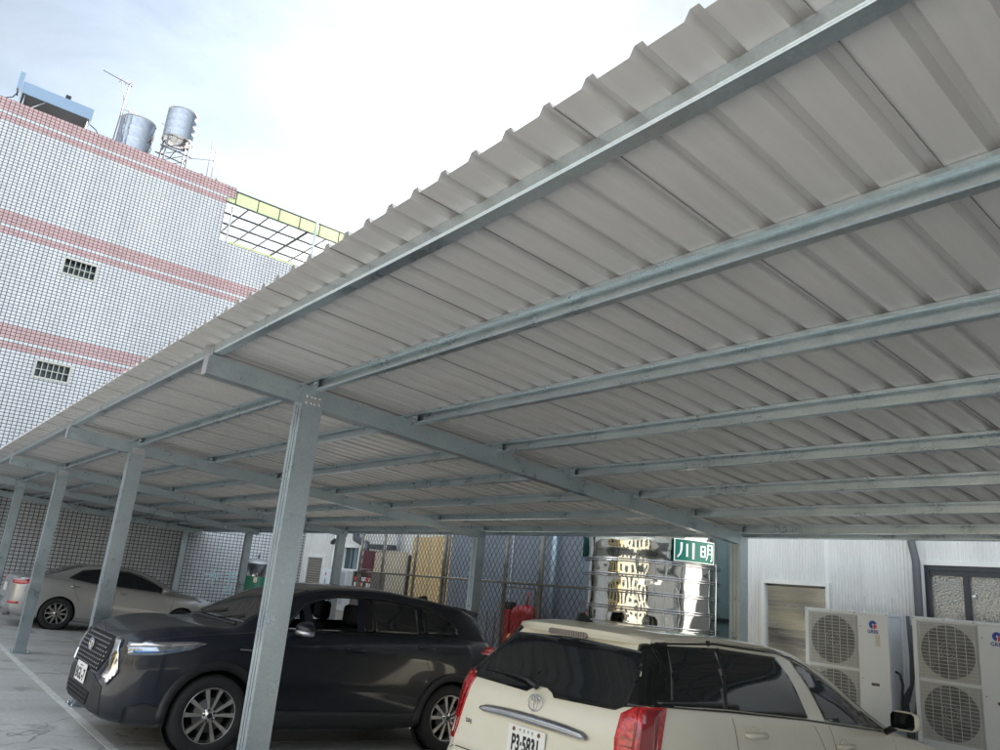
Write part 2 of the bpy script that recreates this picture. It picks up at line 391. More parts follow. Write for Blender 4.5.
# ---------------------------------------------------------------- tiled apartment block
WX = -26.8
def tiled_building():
    b = thing('tiled_building', 'tall block faced with small white tiles and pink bands beyond the carport', 'building', (WX, 0, 0))
    # windows cut out of the wall by building it in strips
    wins = [(2.76, 3.68, 10.31, 10.79), (2.73, 3.65, 6.83, 7.31)]
    m = MB()
    ys = [-14, 2.76, 3.68, 7.32, 7.58, 30]
    def strip(y0, y1, z0, z1): m.box((WX-.25, y0, z0), (WX, y1, z1))
    strip(-14, 2.73, -.6, 15.39)
    for z0, z1 in ((-.6, 6.83), (7.31, 10.31), (10.79, 15.39)): strip(2.73, 3.66, z0, z1)
    strip(3.66, 7.30, -.6, 15.39)
    strip(7.30, 7.58, -.6, 13.16); strip(7.30, 7.58, 14.95, 15.39)
    strip(7.58, 30, -.6, 13.16)
    m.build('wall', TILE_Y, b)
    for lo, hi in (((WX-14, -14, 0), (WX-.25, -13.75, 15.3)), ((WX-14, 29.75, 0), (WX-.25, 30, 13.1)), ((WX-14, 7.05, 13), (WX-.25, 7.30, 15.3))): MB().box(lo, hi).build('side_wall', TILE_X, b)
    m = MB(); m.box((WX-14.2, -13.7, 14.3), (WX-.26, 7.0, 14.6)); m.box((WX-14.2, 7.0, 12.2), (WX-.26, 29.7, 12.4)); m.box((WX-14.4, -14, 0), (WX-14.2, 30, 13))
    m.build('roof_slab', mat('roof_concrete', (.33, .32, .30), .85, var=.2), b)
    FR = mat('beige_window_frame', (.45, .45, .40), .5)
    for y0, y1, z0, z1 in wins:
        f = MB(); t = .055
        f.box((WX-.06, y0-t, z1), (WX+.025, y1+t, z1+t)); f.box((WX-.06, y0-t, z0-t), (WX+.025, y1+t, z0))
        f.box((WX-.06, y0-t, z0), (WX+.025, y0, z1)); f.box((WX-.06, y1, z0), (WX+.025, y1+t, z1))
        w = f.build('window', FR, b)
        gr = MB(); zm = (z0+z1)/2
        for k in range(1, 6):
            y = y0+(y1-y0)*k/6; gr.box((WX-.03, y-.011, z0), (WX-.008, y+.011, z1))
        gr.box((WX-.033, y0, zm-.011), (WX-.005, y1, zm+.011))
        gr.build('window_bars', FR, w)
        p = MB(); p.box((WX-.2, y0-.02, z0-.02), (WX-.19, y1+.02, z1+.02)); p.build('pane', mat('dark_window_glass', (.012, .022, .022), .15), w)
    # faded teal writing low on the wall
    tm = MB()
    def st(pts, w=.018):
        for a, c in zip(pts, pts[1:]):
            d = Vector((c[0]-a[0], c[1]-a[1])).normalized(); nn = Vector((-d.y, d.x))*w
            q = [(a[0]+nn.x, a[1]+nn.y), (a[0]-nn.x, a[1]-nn.y), (c[0]-nn.x, c[1]-nn.y), (c[0]+nn.x, c[1]+nn.y)]
            tm.prism(q, 'x', WX+.001, WX+.004)
    st([(9.05, 1.36), (9.62, 1.40)]); st([(9.36, 1.56), (9.36, 1.02)]); st([(9.36, 1.38), (9.10, 1.10)]); st([(9.36, 1.36), (9.58, 1.20)])
    st([(9.75, 1.45), (10.2, 1.47)]); st([(9.78, 1.34), (10.16, 1.36)]); st([(9.82, 1.22), (10.14, 1.24)]); st([(9.95, 1.5), (9.95, 1.15)])
    st([(9.80, 1.02), (10.12, 1.04)]); st([(9.84, .92), (10.1, .94)]); st([(9.82, .80), (10.1, .82)]); st([(9.84, 1.02), (9.84, .8)]); st([(10.08, 1.04), (10.08, .8)])
    tm.build('painted_writing', mat('faded_teal_paint', (.40, .60, .62), .5), b)
    # terrace roof with green translucent fascia
    AW = mat('awning_steel', (.055, .06, .065), .5)
    f = MB(); X0, X1 = WX-.02, WX-4.2; Y0, Y1 = 7.6, 16.0
    z0a, z0b = 14.74, 15.27
    def bar(a, c, w=.035):
        f.tube([a, c], w, 4)
    bar((X0, 7.2, z0b), (X0, Y1, z0b)); bar((X0, 7.2, z0a), (X0, Y1, z0a))
    for k in range(11):
        y = 7.62+k*.86; bar((X0, y, z0a), (X0, y, z0b), .022)
    for k in range(11):
        y = 8.15+k*.81; wd = .06 if k == 3 else .034
        bar((X0, y, z0a), (X1, y+.0, z0a+.12), wd)
    for k in range(1, 5):
        x = X0+(X1-X0)*k/4; bar((x, 7.3, z0a+.03*k), (x, Y1, z0a+.03*k), .042)
    a = f.build('terrace_roof_frame', AW, b)
    p = MB(); 
    for k in range(11):
        y = 7.62+k*.86; ya = 7.22 if k == 0 else y-.86
        p.box((X0-.012, ya+.02, z0a+.03), (X0-.004, y-.02, z0b-.03))
    GP = mat('green_translucent_sheet', (.60, .68, .38), .35, trans=.4)
    p.build('green_panel', GP, a)
    q = MB(); q.box((X1, 7.3, z0a+.18), (X0-.03, Y1, z0a+.186)); q.build('clear_roof_panel', mat('clear_roof_sheet', (.95, .97, .95), .15, trans=1.0, spec=.2), a)
    q = MB(); q.tube([(X0+.05, 10.88, 13.1), (X0+.05, 10.88, 15.3)], .05, 8); q.build('terrace_post', mat('pale_green_post', (.42, .48, .46), .5), a); q = MB(); q.tube([(X0-.2, 7.62, 14.7), (X0-.2, 7.62, 13.2)], .03, 6); q.build('terrace_post', MATS['pale_green_post'], a)
    q = MB(); q.tube([(WX-.12, 7.7, 13.26), (WX-.12, 16, 13.26)], .03, 6); q.build('parapet_rail', mat('yellow_green_rail', (.55, .62, .22), .5), b)
    return b
tiled_building()

# ---------------------------------------------------------------- things on its roof
def solar_heater():
    t = thing('solar_water_heater', 'long blue-grey solar water heater on the roof edge above the pink tile band', 'water heater', (-27.7, 1.4, 15.3))
    BL = mat('blue_grey_metal', (.22, .29, .37), .28, .7)
    m = MB()
    m.prism([(-27.62, 16.20), (-27.62, 16.62), (-28.05, 16.74), (-28.20, 16.60), (-28.20, 16.20)], 'y', .38, 2.52)
    m.build('storage_tank', BL, t)
    m = MB(); m.box((-27.75, .22, 16.25), (-27.55, .36, 16.88)); m.build('end_cap', BL, t)
    m = MB(); m.prism([(-27.66, 16.20), (-28.25, 15.45), (-28.32, 15.50), (-27.78, 16.24)], 'y', .42, 2.45); m.build('collector_panel', mat('collector_dark', (.05, .055, .06), .35), t)
    for y in (.5, 2.4): m = MB(); m.tube([(-27.65, y, 16.2), (-27.65, y, 15.2)], .022, 6); m.tube([(-27.65, y, 16.1), (-28.3, y, 15.4)], .022, 6); m.build('frame_leg', ALU, t)
    m = MB(); m.tube([(-27.6, .6, 15.6), (-27.6, 1.1, 16.15)], .015, 6)
    m.build('brace', ALU, t)
    m = MB(); m.box((-27.9, 1.62, 16.70), (-27.75, 1.78, 16.83)); m.build('valve_cap', DARK, t)
    m = MB()
    m.tube([(-27.5, .3, 16.1), (-27.5, .2, 15.85), (-27.5, 0, 15.72), (-27.5, -.3, 15.6), (-27.5, -.4, 15.4)], .018, 6)
    m.build('hose', DARK, t); m = MB()
    m.tube([(-27.6, 2.5, 16.0), (-27.5, 2.7, 15.85), (-27.5, 2.9, 15.6), (-27.5, 3.0, 15.4)], .018, 6)
    m.build('hose', DARK, t); m = MB()
    m.tube([(-27.6, .33, 16.5), (-27.6, .25, 16.3), (-27.6, .3, 16.0)], .02, 6)
    m.build('hose', DARK, t)
solar_heater()
def antenna():
    m = MB(); x = -28.0
    m.tube([(x, 3.32, 15.2), (x, 3.42, 18.35)], .02, 6)
    m.tube([(x, 2.5, 18.45), (x, 3.55, 18.32)], .016, 6)
    m.tube([(x, 3.38, 17.6), (x, 3.15, 18.36)], .01, 5)
    for k, y in enumerate((3.1, 3.3, 3.42, 3.5)): m.tube([(x-.15, y, 18.36), (x+.15, y, 18.36)], .007, 5); m.tube([(x, y, 18.25), (x, y, 18.5)], .007, 5)
    tag(m.build('roof_antenna', mat('antenna_metal', (.16, .15, .16), .5, .6)), 'thin television antenna on a leaning pole beside the lower roof tank', 'antenna')
antenna()
def roof_tank(name, label, c, r, z0, z1, dish):
    t = thing(name, label, 'water tank', (c[0], c[1], z0), 0, 'steel tanks on the tiled block')
    m = MB(); h = z1-z0; M = Matrix.Translation((c[0], c[1], z0))
    prof = [(0.0, -dish if dish else 0), (r*.55, -dish*.8), (r*.97, 0), (r, .02)]
    for k in range(1, 4):
        z = h*k/4; prof += [(r, z-.03), (r*1.012, z-.015), (r*1.012, z+.015), (r, z+.03)]
    prof += [(r, h-.02), (r*.97, h), (r*.5, h+.08), (0, h+.12)]
    m.lathe(prof, 40, M); m.build('tank_body', STAIN, t, autosmooth=rad(35))
    m = MB(); m.lathe([(r*1.01, -.03), (r*1.03, -.03), (r*1.03, .025), (r*1.005, .025)], 40, M); m.build('base_rim', mat('tank_rim_steel', (.4, .4, .4), .3, 1.0), t); m = MB(); m.lathe([(r*1.0, h-.04), (r*1.025, h-.04), (r*1.025, h+.01), (r*.98, h+.02)], 40, M); m.build('rim', mat('tank_rim_steel', (.4, .4, .4), .3, 1.0), t)
    m = MB(); m.tube([(c[0], c[1], z1+.05), (c[0], c[1], z1+.3)], .02, 6); m.build('vent_pipe', ALU, t)
    return t
t2 = roof_tank('roof_water_tank', 'higher steel water tank raised on a metal stand on the roof', (-28.2, 5.45), .54, 17.0, 18.2, .12)
t1 = roof_tank('roof_water_tank', 'lower steel water tank behind the parapet next to the antenna pole', (-28.2, 4.05), .60, 15.35, 17.1, 0)
def stand():
    t = thing('tank_stand', 'steel angle stand with platform rail under the raised roof tank', 'stand', (-28.2, 5.45, 15.2))
    for y in (5.05, 5.85):
        for x in (-28.55, -27.85): m = MB(); m.tube([(x, y, 15.2), (x, y, 17.05)], .028, 4); m.build('leg', mat('pole_grey', (.22, .22, .23), .5, .4), t)
    m = MB()
    for x in (-28.55, -27.85): m.tube([(x, 4.85, 16.45), (x, 6.0, 16.42)], .03, 4); m.tube([(x, 5.05, 16.45), (x, 5.85, 16.95)], .015, 4); m.tube([(x, 5.85, 16.45), (x, 5.05, 15.9)], .015, 4)
    for y in (5.0, 5.4, 5.9): m.tube([(-28.6, y, 16.44), (-27.8, y, 16.44)], .02, 4)
    m.build('platform', mat('dark_angle_steel', (.10, .10, .105), .5, .5), t)
    m = MB(); m.tube([(-27.8, 4.88, 15.2), (-27.8, 4.9, 17.2), (-27.8, 4.72, 17.28)], .015, 5); m.tube([(-27.8, 4.9, 16.45), (-27.8, 5.0, 16.46)], .015, 5); m.build('guard_rail', mat('pole_grey', (.22, .22, .23), .5, .4), t)
    t = thing('tank_ladder', 'curved top steel ladder hooked on the side of the lower roof tank', 'ladder', (-27.55, 3.55, 15.2))
    m = MB()
    for y in (3.38, 3.56): m.tube([(-27.62, y, 15.2), (-27.62, y, 17.2), (-27.75, y+.08, 17.32), (-27.95, y+.35, 17.25)], .014, 5)
    for k in range(8): m.tube([(-27.62, 3.38, 15.4+k*.24), (-27.62, 3.56, 15.4+k*.24)], .01, 5)
    m.build('ladder_rails', mat('pole_grey', (.22, .22, .23), .5, .4), t)
stand()
for i, (y, z, lab) in enumerate(((6.66, 17.50, 'thin upright pipe on the roof, taller of the pair right of the tanks'), (6.84, 17.22, 'thin upright pipe on the roof, nearest to the parapet corner'))):
    m = MB(); m.tube([(-28, y+.05, 15.2), (-28, y, z)], .018, 6)
    if i == 1: m.tube([(-28, 5.9, 16.42), (-28, 6.84, 16.75)], .014, 5)
    tag(m.build('vent_pole', mat('pole_grey', (.22, .22, .23), .5, .4)), lab, 'pipe', 'pipes standing on the tiled block')
for y, z, lab in ((6.42, 15.85, 'stubby capped roof vent left of the two thin pipes'), (6.98, 15.9, 'stubby capped roof vent at the parapet corner'), (2.98, 15.8, 'stubby roof vent between the solar heater and the antenna')):
    m = MB(); m.tube([(-27.6, y, 15.2), (-27.6, y, z-.1)], .025, 6); m.lathe([(.0, z), (.045, z-.02), (.05, z-.12), (.0, z-.12)], 10, Matrix.Translation((-27.6, y, 0)))
    tag(m.build('roof_vent', mat('vent_grey', (.3, .3, .32), .6)), lab, 'vent', 'small vents on the tiled block')

# ---------------------------------------------------------------- CARPORT
SL = -.079
def roofz(y): return 3.405+SL*(y-1.65)
RX = (-26.05, -20.95-.34, -16.01, -10.87, -5.615, -.12, 4.9)
RX = (-21.25, -16.03, -10.87, -5.615, -.12, 4.9)
def bend(m):
    # the front edge of the roof kicks up a little towards the near end
    for v in m.bm.verts:
        if v.co.x > -3 and v.co.y < 2.47: v.co.z += .0085*(min(v.co.x, .8)+3)**2*min(1, (2.47-v.co.y)/.72)
def carport():
    t = thing('carport', 'long galvanised steel carport with ribbed metal roof over the parked cars', 'carport', (-10, 2.5, 0))
    # ribbed sheets: profile along X, run down the slope
    prof = []          # (x, dz)
    x = -26.7; k = 0; pitch = .205; x0 = -0.905-.205*127
    x = x0
    while x < 6.2:
        prof += [(x-.036, 0), (x-.034, .002), (x-.016, .032), (x+.016, .032), (x+.034, .002), (x+.036, 0)]
        k += 1; x += pitch
    prof = sorted(set(prof))
    m = MB(); th = .0015
    ys = [1.44, 1.65, 1.9, 2.2, 2.47]+[2.47+(8.72-2.47)*i/12 for i in range(1, 13)]
    rows = []
    for y in ys:
        rows.append([m.bm.verts.new((px, y, roofz(y)+dz)) for px, dz in prof])
    for a, b in zip(rows, rows[1:]):
        for i in range(len(prof)-1): m.bm.faces.new((a[i], a[i+1], b[i+1], b[i]))
    rows2 = []
    for y in (ys[0], ys[-1]):
        rows2.append([m.bm.verts.new((px, y, roofz(y)+dz+th)) for px, dz in prof])
    for i in range(len(prof)-1):
        m.bm.faces.new((rows2[0][i], rows2[1][i], rows2[1][i+1], rows2[0][i+1]))
        m.bm.faces.new((rows[0][i], rows2[0][i], rows2[0][i+1], rows[0][i+1]))
        m.bm.faces.new((rows[-1][i+1], rows2[1][i+1], rows2[1][i], rows[-1][i]))
    bend(m)
    r = m.build('roof_sheet', ROOF, t)
    # lap joints: the edge of the next sheet hangs a few millimetres below the first
    m = MB(); k = 0; x = x0
    while x < 6:
        if k % 4 == 3:
            xx = x+.0375
            v = []
            m.prism([(1.442, roofz(1.442)-.0045), (1.65, roofz(1.65)-.0045), (2.47, roofz(2.47)-.0045), (8.718, roofz(8.718)-.0045), (8.718, roofz(8.718)-.0005), (2.47, roofz(2.47)-.0005), (1.65, roofz(1.65)-.0005), (1.442, roofz(1.442)-.0005)], 'x', xx, xx+.0022)
        k += 1; x += pitch
    bend(m)
    m.build('lap_joint', mat('sealant_dark', (.17, .17, .175), .8), r)
    # front channel: web outwards
    m = MB(); y = 1.65; zt = roofz(y)-.002; h = .062; d = .075; tk = .004
    m.prism([(y, zt), (y, zt-h+.009), (y+.009, zt-h), (y+d, zt-h), (y+d, zt-h+.02), (y+d-tk, zt-h+.02), (y+d-tk, zt-h+tk), (y+tk, zt-h+tk), (y+tk, zt-tk), (y+d, zt-tk-.005), (y+d, zt-.006)], 'x', -26.6, 6.2)
    for i in range(24): bmesh.ops.bisect_plane(m.bm, geom=m.bm.verts[:]+m.bm.edges[:]+m.bm.faces[:], plane_co=(-3+i*.3, 0, 0), plane_no=(1, 0, 0))
    bend(m); m.build('front_channel', GALV, t)
    for y in (2.47, 3.44, 4.42, 5.40, 6.40, 7.40, 8.38):
        m = MB(); zt = roofz(y)-.003; h = .105; d = .055; tk = .003; lip = .02
        p = [(y, zt-lip), (y, zt), (y+d, zt-.004), (y+d, zt-h), (y+.006, zt-h), (y, zt-h+.006), (y, zt-h+lip), (y+tk, zt-h+lip), (y+tk, zt-h+tk), (y+d-tk, zt-h+tk), (y+d-tk, zt-tk-.004), (y+tk, zt-tk), (y+tk, zt-lip)]
        m.prism(p, 'x', -26.6, 6.2)
        x = x0
        while x < 6:
            if x > -16: m.box((x+.10-.003, y-.0015, zt-.030), (x+.10+.003, y+.004, zt-.004))
            x += pitch*2
        o = m.build('purlin', GALV2, t)
        cl = None
        for rx in RX:
            if cl is None:
                m = MB(); m.box((-.16, y+.018, zt-h-.0), (.07, y+.026, zt-.012))
                for dx in (-.14, -.11, .02, .05):
                    for dz in (.03, .07): m.lathe([(0, -.012), (.010, -.012), (.010, 0), (0, 0)], 6, Matrix.Translation((dx, y+.018, zt-dz)) @ Matrix.Rotation(rad(90), 4, 'X') @ Matrix.Scale(-1, 4, (0, 0, 1)))
                cl = m.build('cleat', GALV, o); cl.location = (rx, 0, 0)
            else:
                c = cl.copy(); C.objects.link(c); c.parent = o; c.location = (rx, 0, 0)
    # rafters: box section, sloping
    def raf(name):
        m = MB()
        y0, y1 = 1.635, 8.50
        def zb(y): return 3.185-.0795*(y-1.635)
        h = .150
        m.prism([(y0, zb(y0)), (y1, zb(y1)), (y1, zb(y1)+h-.01), (y0, zb(y0)+h)], 'x', -.105, 0, M=None)
        return m
    def end_plate():
        m = MB(); m.box((-.107, 1.629, 3.183), (.0, 1.634, 3.337)); m.box((-.05, 1.60, 3.33), (-.03, 1.70, 3.40)); m.box((-.16, 1.643, 3.33), (.02, 1.6485, 3.40)); return m
    def post(y0, y1, zt, zb=0):
        # C-section with its open side to the front
        m = MB(); a, b = -.145, .004
        m.prism([(a, y0), (a+.045, y0), (a+.045, y0+.012), (a+.058, y0+.012), (a+.058, y0), (a+.092, y0), (a+.092, y0+.012), (a+.105, y0+.012), (a+.105, y0), (b, y0), (b, y1), (a, y1)], 'z', zb+.012, zt)
        return m
    # build one bay and copy it
    first = None
    def bolts(y0, y1, z, x=.004):
        m = MB(); m.box((x-.001, y0+.01, z-.068), (x+.002, y1, z+.015))
        for yy in (y0+.03, y0+.07, y1-.06, y1-.02):
            for dz in (0, -.05): m.lathe([(0, .01), (.009, .01), (.010, 0)], 6, Matrix.Translation((x, yy, z+dz+(yy-y0)*-.0)) @ Matrix.Rotation(rad(90), 4, 'Y'))
        return m
    def base(y0, y1, zb=0):
        m = MB(); m.box((-.215, y0-.06, zb+0.001), (.075, y1+.06, zb+.012), bev=.002)
        for dx in (-.19, .05):
            for dy in (y0-.03, y1+.03): m.lathe([(.0, .045), (.008, .045), (.008, .026), (.016, .026), (.016, .012), (.016, .01)], 8, Matrix.Translation((dx, dy, zb)))
        return m
    Lr = root_inv(t)
    protos = {}
    for i, rx in enumerate(RX):
        T = Matrix.Translation((rx, 0, 0))
        if i == 0:
            ra = raf('rafter').build('rafter', GALV, t, world=False)
            ep = end_plate().build('end_plate', ALU, ra, world=False)
            fp = post(2.41, 2.592, 3.215).build('post', GALV, t, world=False)
            b1 = base(2.41, 2.592).build('base_plate', GALV, fp, world=False)
            c1 = bolts(2.42, 2.58, 3.19).build('bolts', ALU, fp, world=False)
            bp = post(8.452, 8.625, 2.74, -.231).build('post', GALV, t, world=False)
            b2 = base(8.452, 8.625, -.231).build('base_plate', GALV, bp, world=False)
            protos = [ra, fp, bp]
            P = Vector(t.location)
            for o in protos: o.location = Vector((rx, 0, 0))-P
            bp.location.y -= .30
        else:
            for o in protos:
                c = copy_tree(o, t); c.location = Vector((rx, 0, 0))-Vector(t.location)
                if o is bp: c.location.y += {-10.87: -.12, -16.03: -.15}.get(rx, 0)
    # far end: beam and posts standing against the tiled wall
    m = MB(); m.prism([(1.5, 3.18), (8.5, 2.64), (8.5, 2.80), (1.5, 3.34)], 'x', -26.62, -26.5); m.build('rafter', GALV, t)
    for y0 in (2.41, 8.02):
        m = MB(); m.box((-26.66, y0, -.25), (-26.52, y0+.18, roofz(y0)-.12)); m.build('post', GALV, t)
    # eave tie at the back
    m = MB(); m.box((-26.5, 8.46, 2.60), (6, 8.52, 2.70)); 
    # no tie in front of the open bays: only a thin gutter lip at the sheet end
    m.bm.free(); m = MB(); zt = roofz(8.72)
    m.prism([(8.68, zt-.003), (8.68, zt-.10), (8.82, zt-.10), (8.82, zt+.02), (8.817, zt+.02), (8.817, zt-.097), (8.683, zt-.097), (8.683, zt-.003)], 'x', -26.6, 6.2)
    m.build('gutter', GALV2, t)
    return t
carport()
# ================================================================ BEHIND THE CARPORT
def corrugated(m, x0, x1, y, z0, z1, pitch=.042, depth=.012):
    """vertical ribs, facing -Y"""
    n = int((x1-x0)/pitch); prof = []
    for i in range(n):
        a = x0+i*pitch
        prof += [(a, 0), (a+pitch*.42, 0), (a+pitch*.55, -depth), (a+pitch*.87, -depth)]
    prof.append((x1, 0))
    A = [m.bm.verts.new((px, y+d, z0)) for px, d in prof]; B = [m.bm.verts.new((px, y+d, z1)) for px, d in prof]
    for i in range(len(prof)-1): m.bm.faces.new((A[i], A[i+1], B[i+1], B[i]))
def frame_rect(m, x0, x1, z0, z1, y0, y1, t):
    m.box((x0, y0, z1-t), (x1, y1, z1)); m.box((x0, y0, z0), (x1, y1, z0+t)); m.box((x0, y0, z0+t), (x0+t, y1, z1-t)); m.box((x1-t, y0, z0+t), (x1, y1, z1-t))
SHEETW = mat('off_white_corrugated', (.67, .67, .66), .45, var=.10, vscale=1.2, stretch=(3, 1, .5))
SHEETG = mat('blue_grey_wall_sheet', (.15, .18, .215), .5, var=.25, vscale=.8)
SHEETC = mat('pale_wall_sheet', (.60, .59, .56), .5, var=.08, vscale=1)
def shed():
    t = thing('corrugated_shed', 'white corrugated metal shed with steel door and dark framed window', 'shed', (-1, 9.9, 0))
    m = MB(); Y = 9.9; H = 4.0
    corrugated(m, -6.52, -6.18, Y, -.4, H); corrugated(m, -6.18, -5.22, Y, 2.28, H); corrugated(m, -5.22, -4.10, Y, -.4, H)
    corrugated(m, -4.02, -2.35, Y, 2.58, H); corrugated(m, -4.02, -2.35, Y, -.4, 1.30); corrugated(m, -2.35, 5, Y, -.4, H)
    m.box((-4.10, Y-.002, -.45), (-4.02, Y+.02, H)); m.box((-6.52, Y+.02, -.45), (5, Y+.2, 1.2)); m.box((-6.52, Y+.15, 1.2), (5, Y+.3, H)); m.box((-6.54, Y-.015, -.45), (-6.52, 14, H)); m.box((5, Y, -.45), (5.02, 14, H))
    m.build('wall', SHEETW, t)
    m = MB(); m.box((-6.7, Y-.25, H), (5.2, 14.2, H+.06)); m.build('roof', mat('shed_roof', (.4, .42, .42), .5), t)
    m = MB(); 
    for k in range(9): m.lathe([(0, .006), (.008, .004), (.011, 0)], 8, Matrix.Translation((-5.1+k*.17+random.uniform(-.02, .02), Y-.013, 2.15)) @ Matrix.Rotation(rad(90), 4, 'X'))
    m.build('rivets', ALU, t)
    m = MB(); frame_rect(m, -6.20, -5.20, -.3, 2.29, Y-.055, Y+.02, .05); f = m.build('door_frame', WHITEP, t)
    m = MB()
    # gently dented stainless sheet
    nx, nz = 16, 70; vs = []
    for j in range(nz+1):
        z = .05+(2.21-.05)*j/nz
        vs.append([m.bm.verts.new((-6.15+.9*i/nx, Y-.01+.003*math.sin(z*14+i*.1)+.002*math.sin(z*5+i*.5), z)) for i in range(nx+1)])
    for j in range(nz):
        for i in range(nx): m.bm.faces.new((vs[j][i], vs[j][i+1], vs[j+1][i+1], vs[j+1][i])).smooth = True
    m.build('door', mat('dull_stainless', (.60, .62, .64), .24, 1.0, rvar=.06, vscale=2, stretch=(.4, 1, 9), bump=.25, bscale=3), t)
    # window
    m = MB(); frame_rect(m, -4.06, -2.30, 1.25, 2.61, Y-.05, Y+.03, .045); m.build('window_surround', WHITEP, t)
    m = MB(); FR = mat('anthracite_frame', (.035, .042, .052), .35)
    frame_rect(m, -4.01, -2.35, 1.30, 2.56, Y-.04, Y+.05, .05)
    for x in (-3.60, -3.22, -2.86): m.box((x, Y-.03, 1.35), (x+.06, Y+.04, 2.51))
    m.box((-3.955, Y-.028, 2.45), (-2.4, Y+.04, 2.51)); w = m.build('window_frame', FR, t)
    m = MB(); m.box((-3.96, Y+.015, 1.34), (-2.40, Y+.02, 2.5)); m.build('window_pane', mat('frosted_glass', (.34, .36, .38), .16, .7, bump=.5, bscale=45, rvar=.05), w)
    m = MB(); m.lathe([(0, .03), (.018, .025), (.022, 0)], 10, Matrix.Translation((-3.50, Y-.0, 2.23)) @ Matrix.Rotation(rad(90), 4, 'X')); m.build('window_latch', WHITEP, w)
    return t
shed()
def downpipe(name, label, path, r, material):
    m = MB(); m.tube(path, r, 12); tag(m.build(name, material), label, 'pipe')
DPG = mat('dark_grey_pipe', (.10, .105, .115), .5)
downpipe('drain_pipe', 'dark grey drain pipe on the shed wall between the two large air conditioner units', [(-4.15, 9.78, 3.9), (-4.13, 9.78, 3.0), (-4.10, 9.77, 2.80), (-4.055, 9.75, 2.6), (-4.05, 9.75, 1.2), (-4.1, 9.7, .9), (-4.15, 9.6, .7), (-4.15, 9.55, .3)], .045, DPG)
m = MB()
for k in range(3): m.tube([(-4.10+k*.03, 9.55, 1.95-.1*k), (-4.06+k*.02, 9.5, 1.5), (-4.05, 9.45, 1.2), (-4.10-k*.03, 9.42, 1.0), (-4.02, 9.3, .75)], .022, 8)
tag(m.build('insulated_pipes', mat('pipe_lagging', (.06, .065, .075), .6)), 'bundle of dark lagged pipes hanging between the two large air conditioner units', 'pipe')

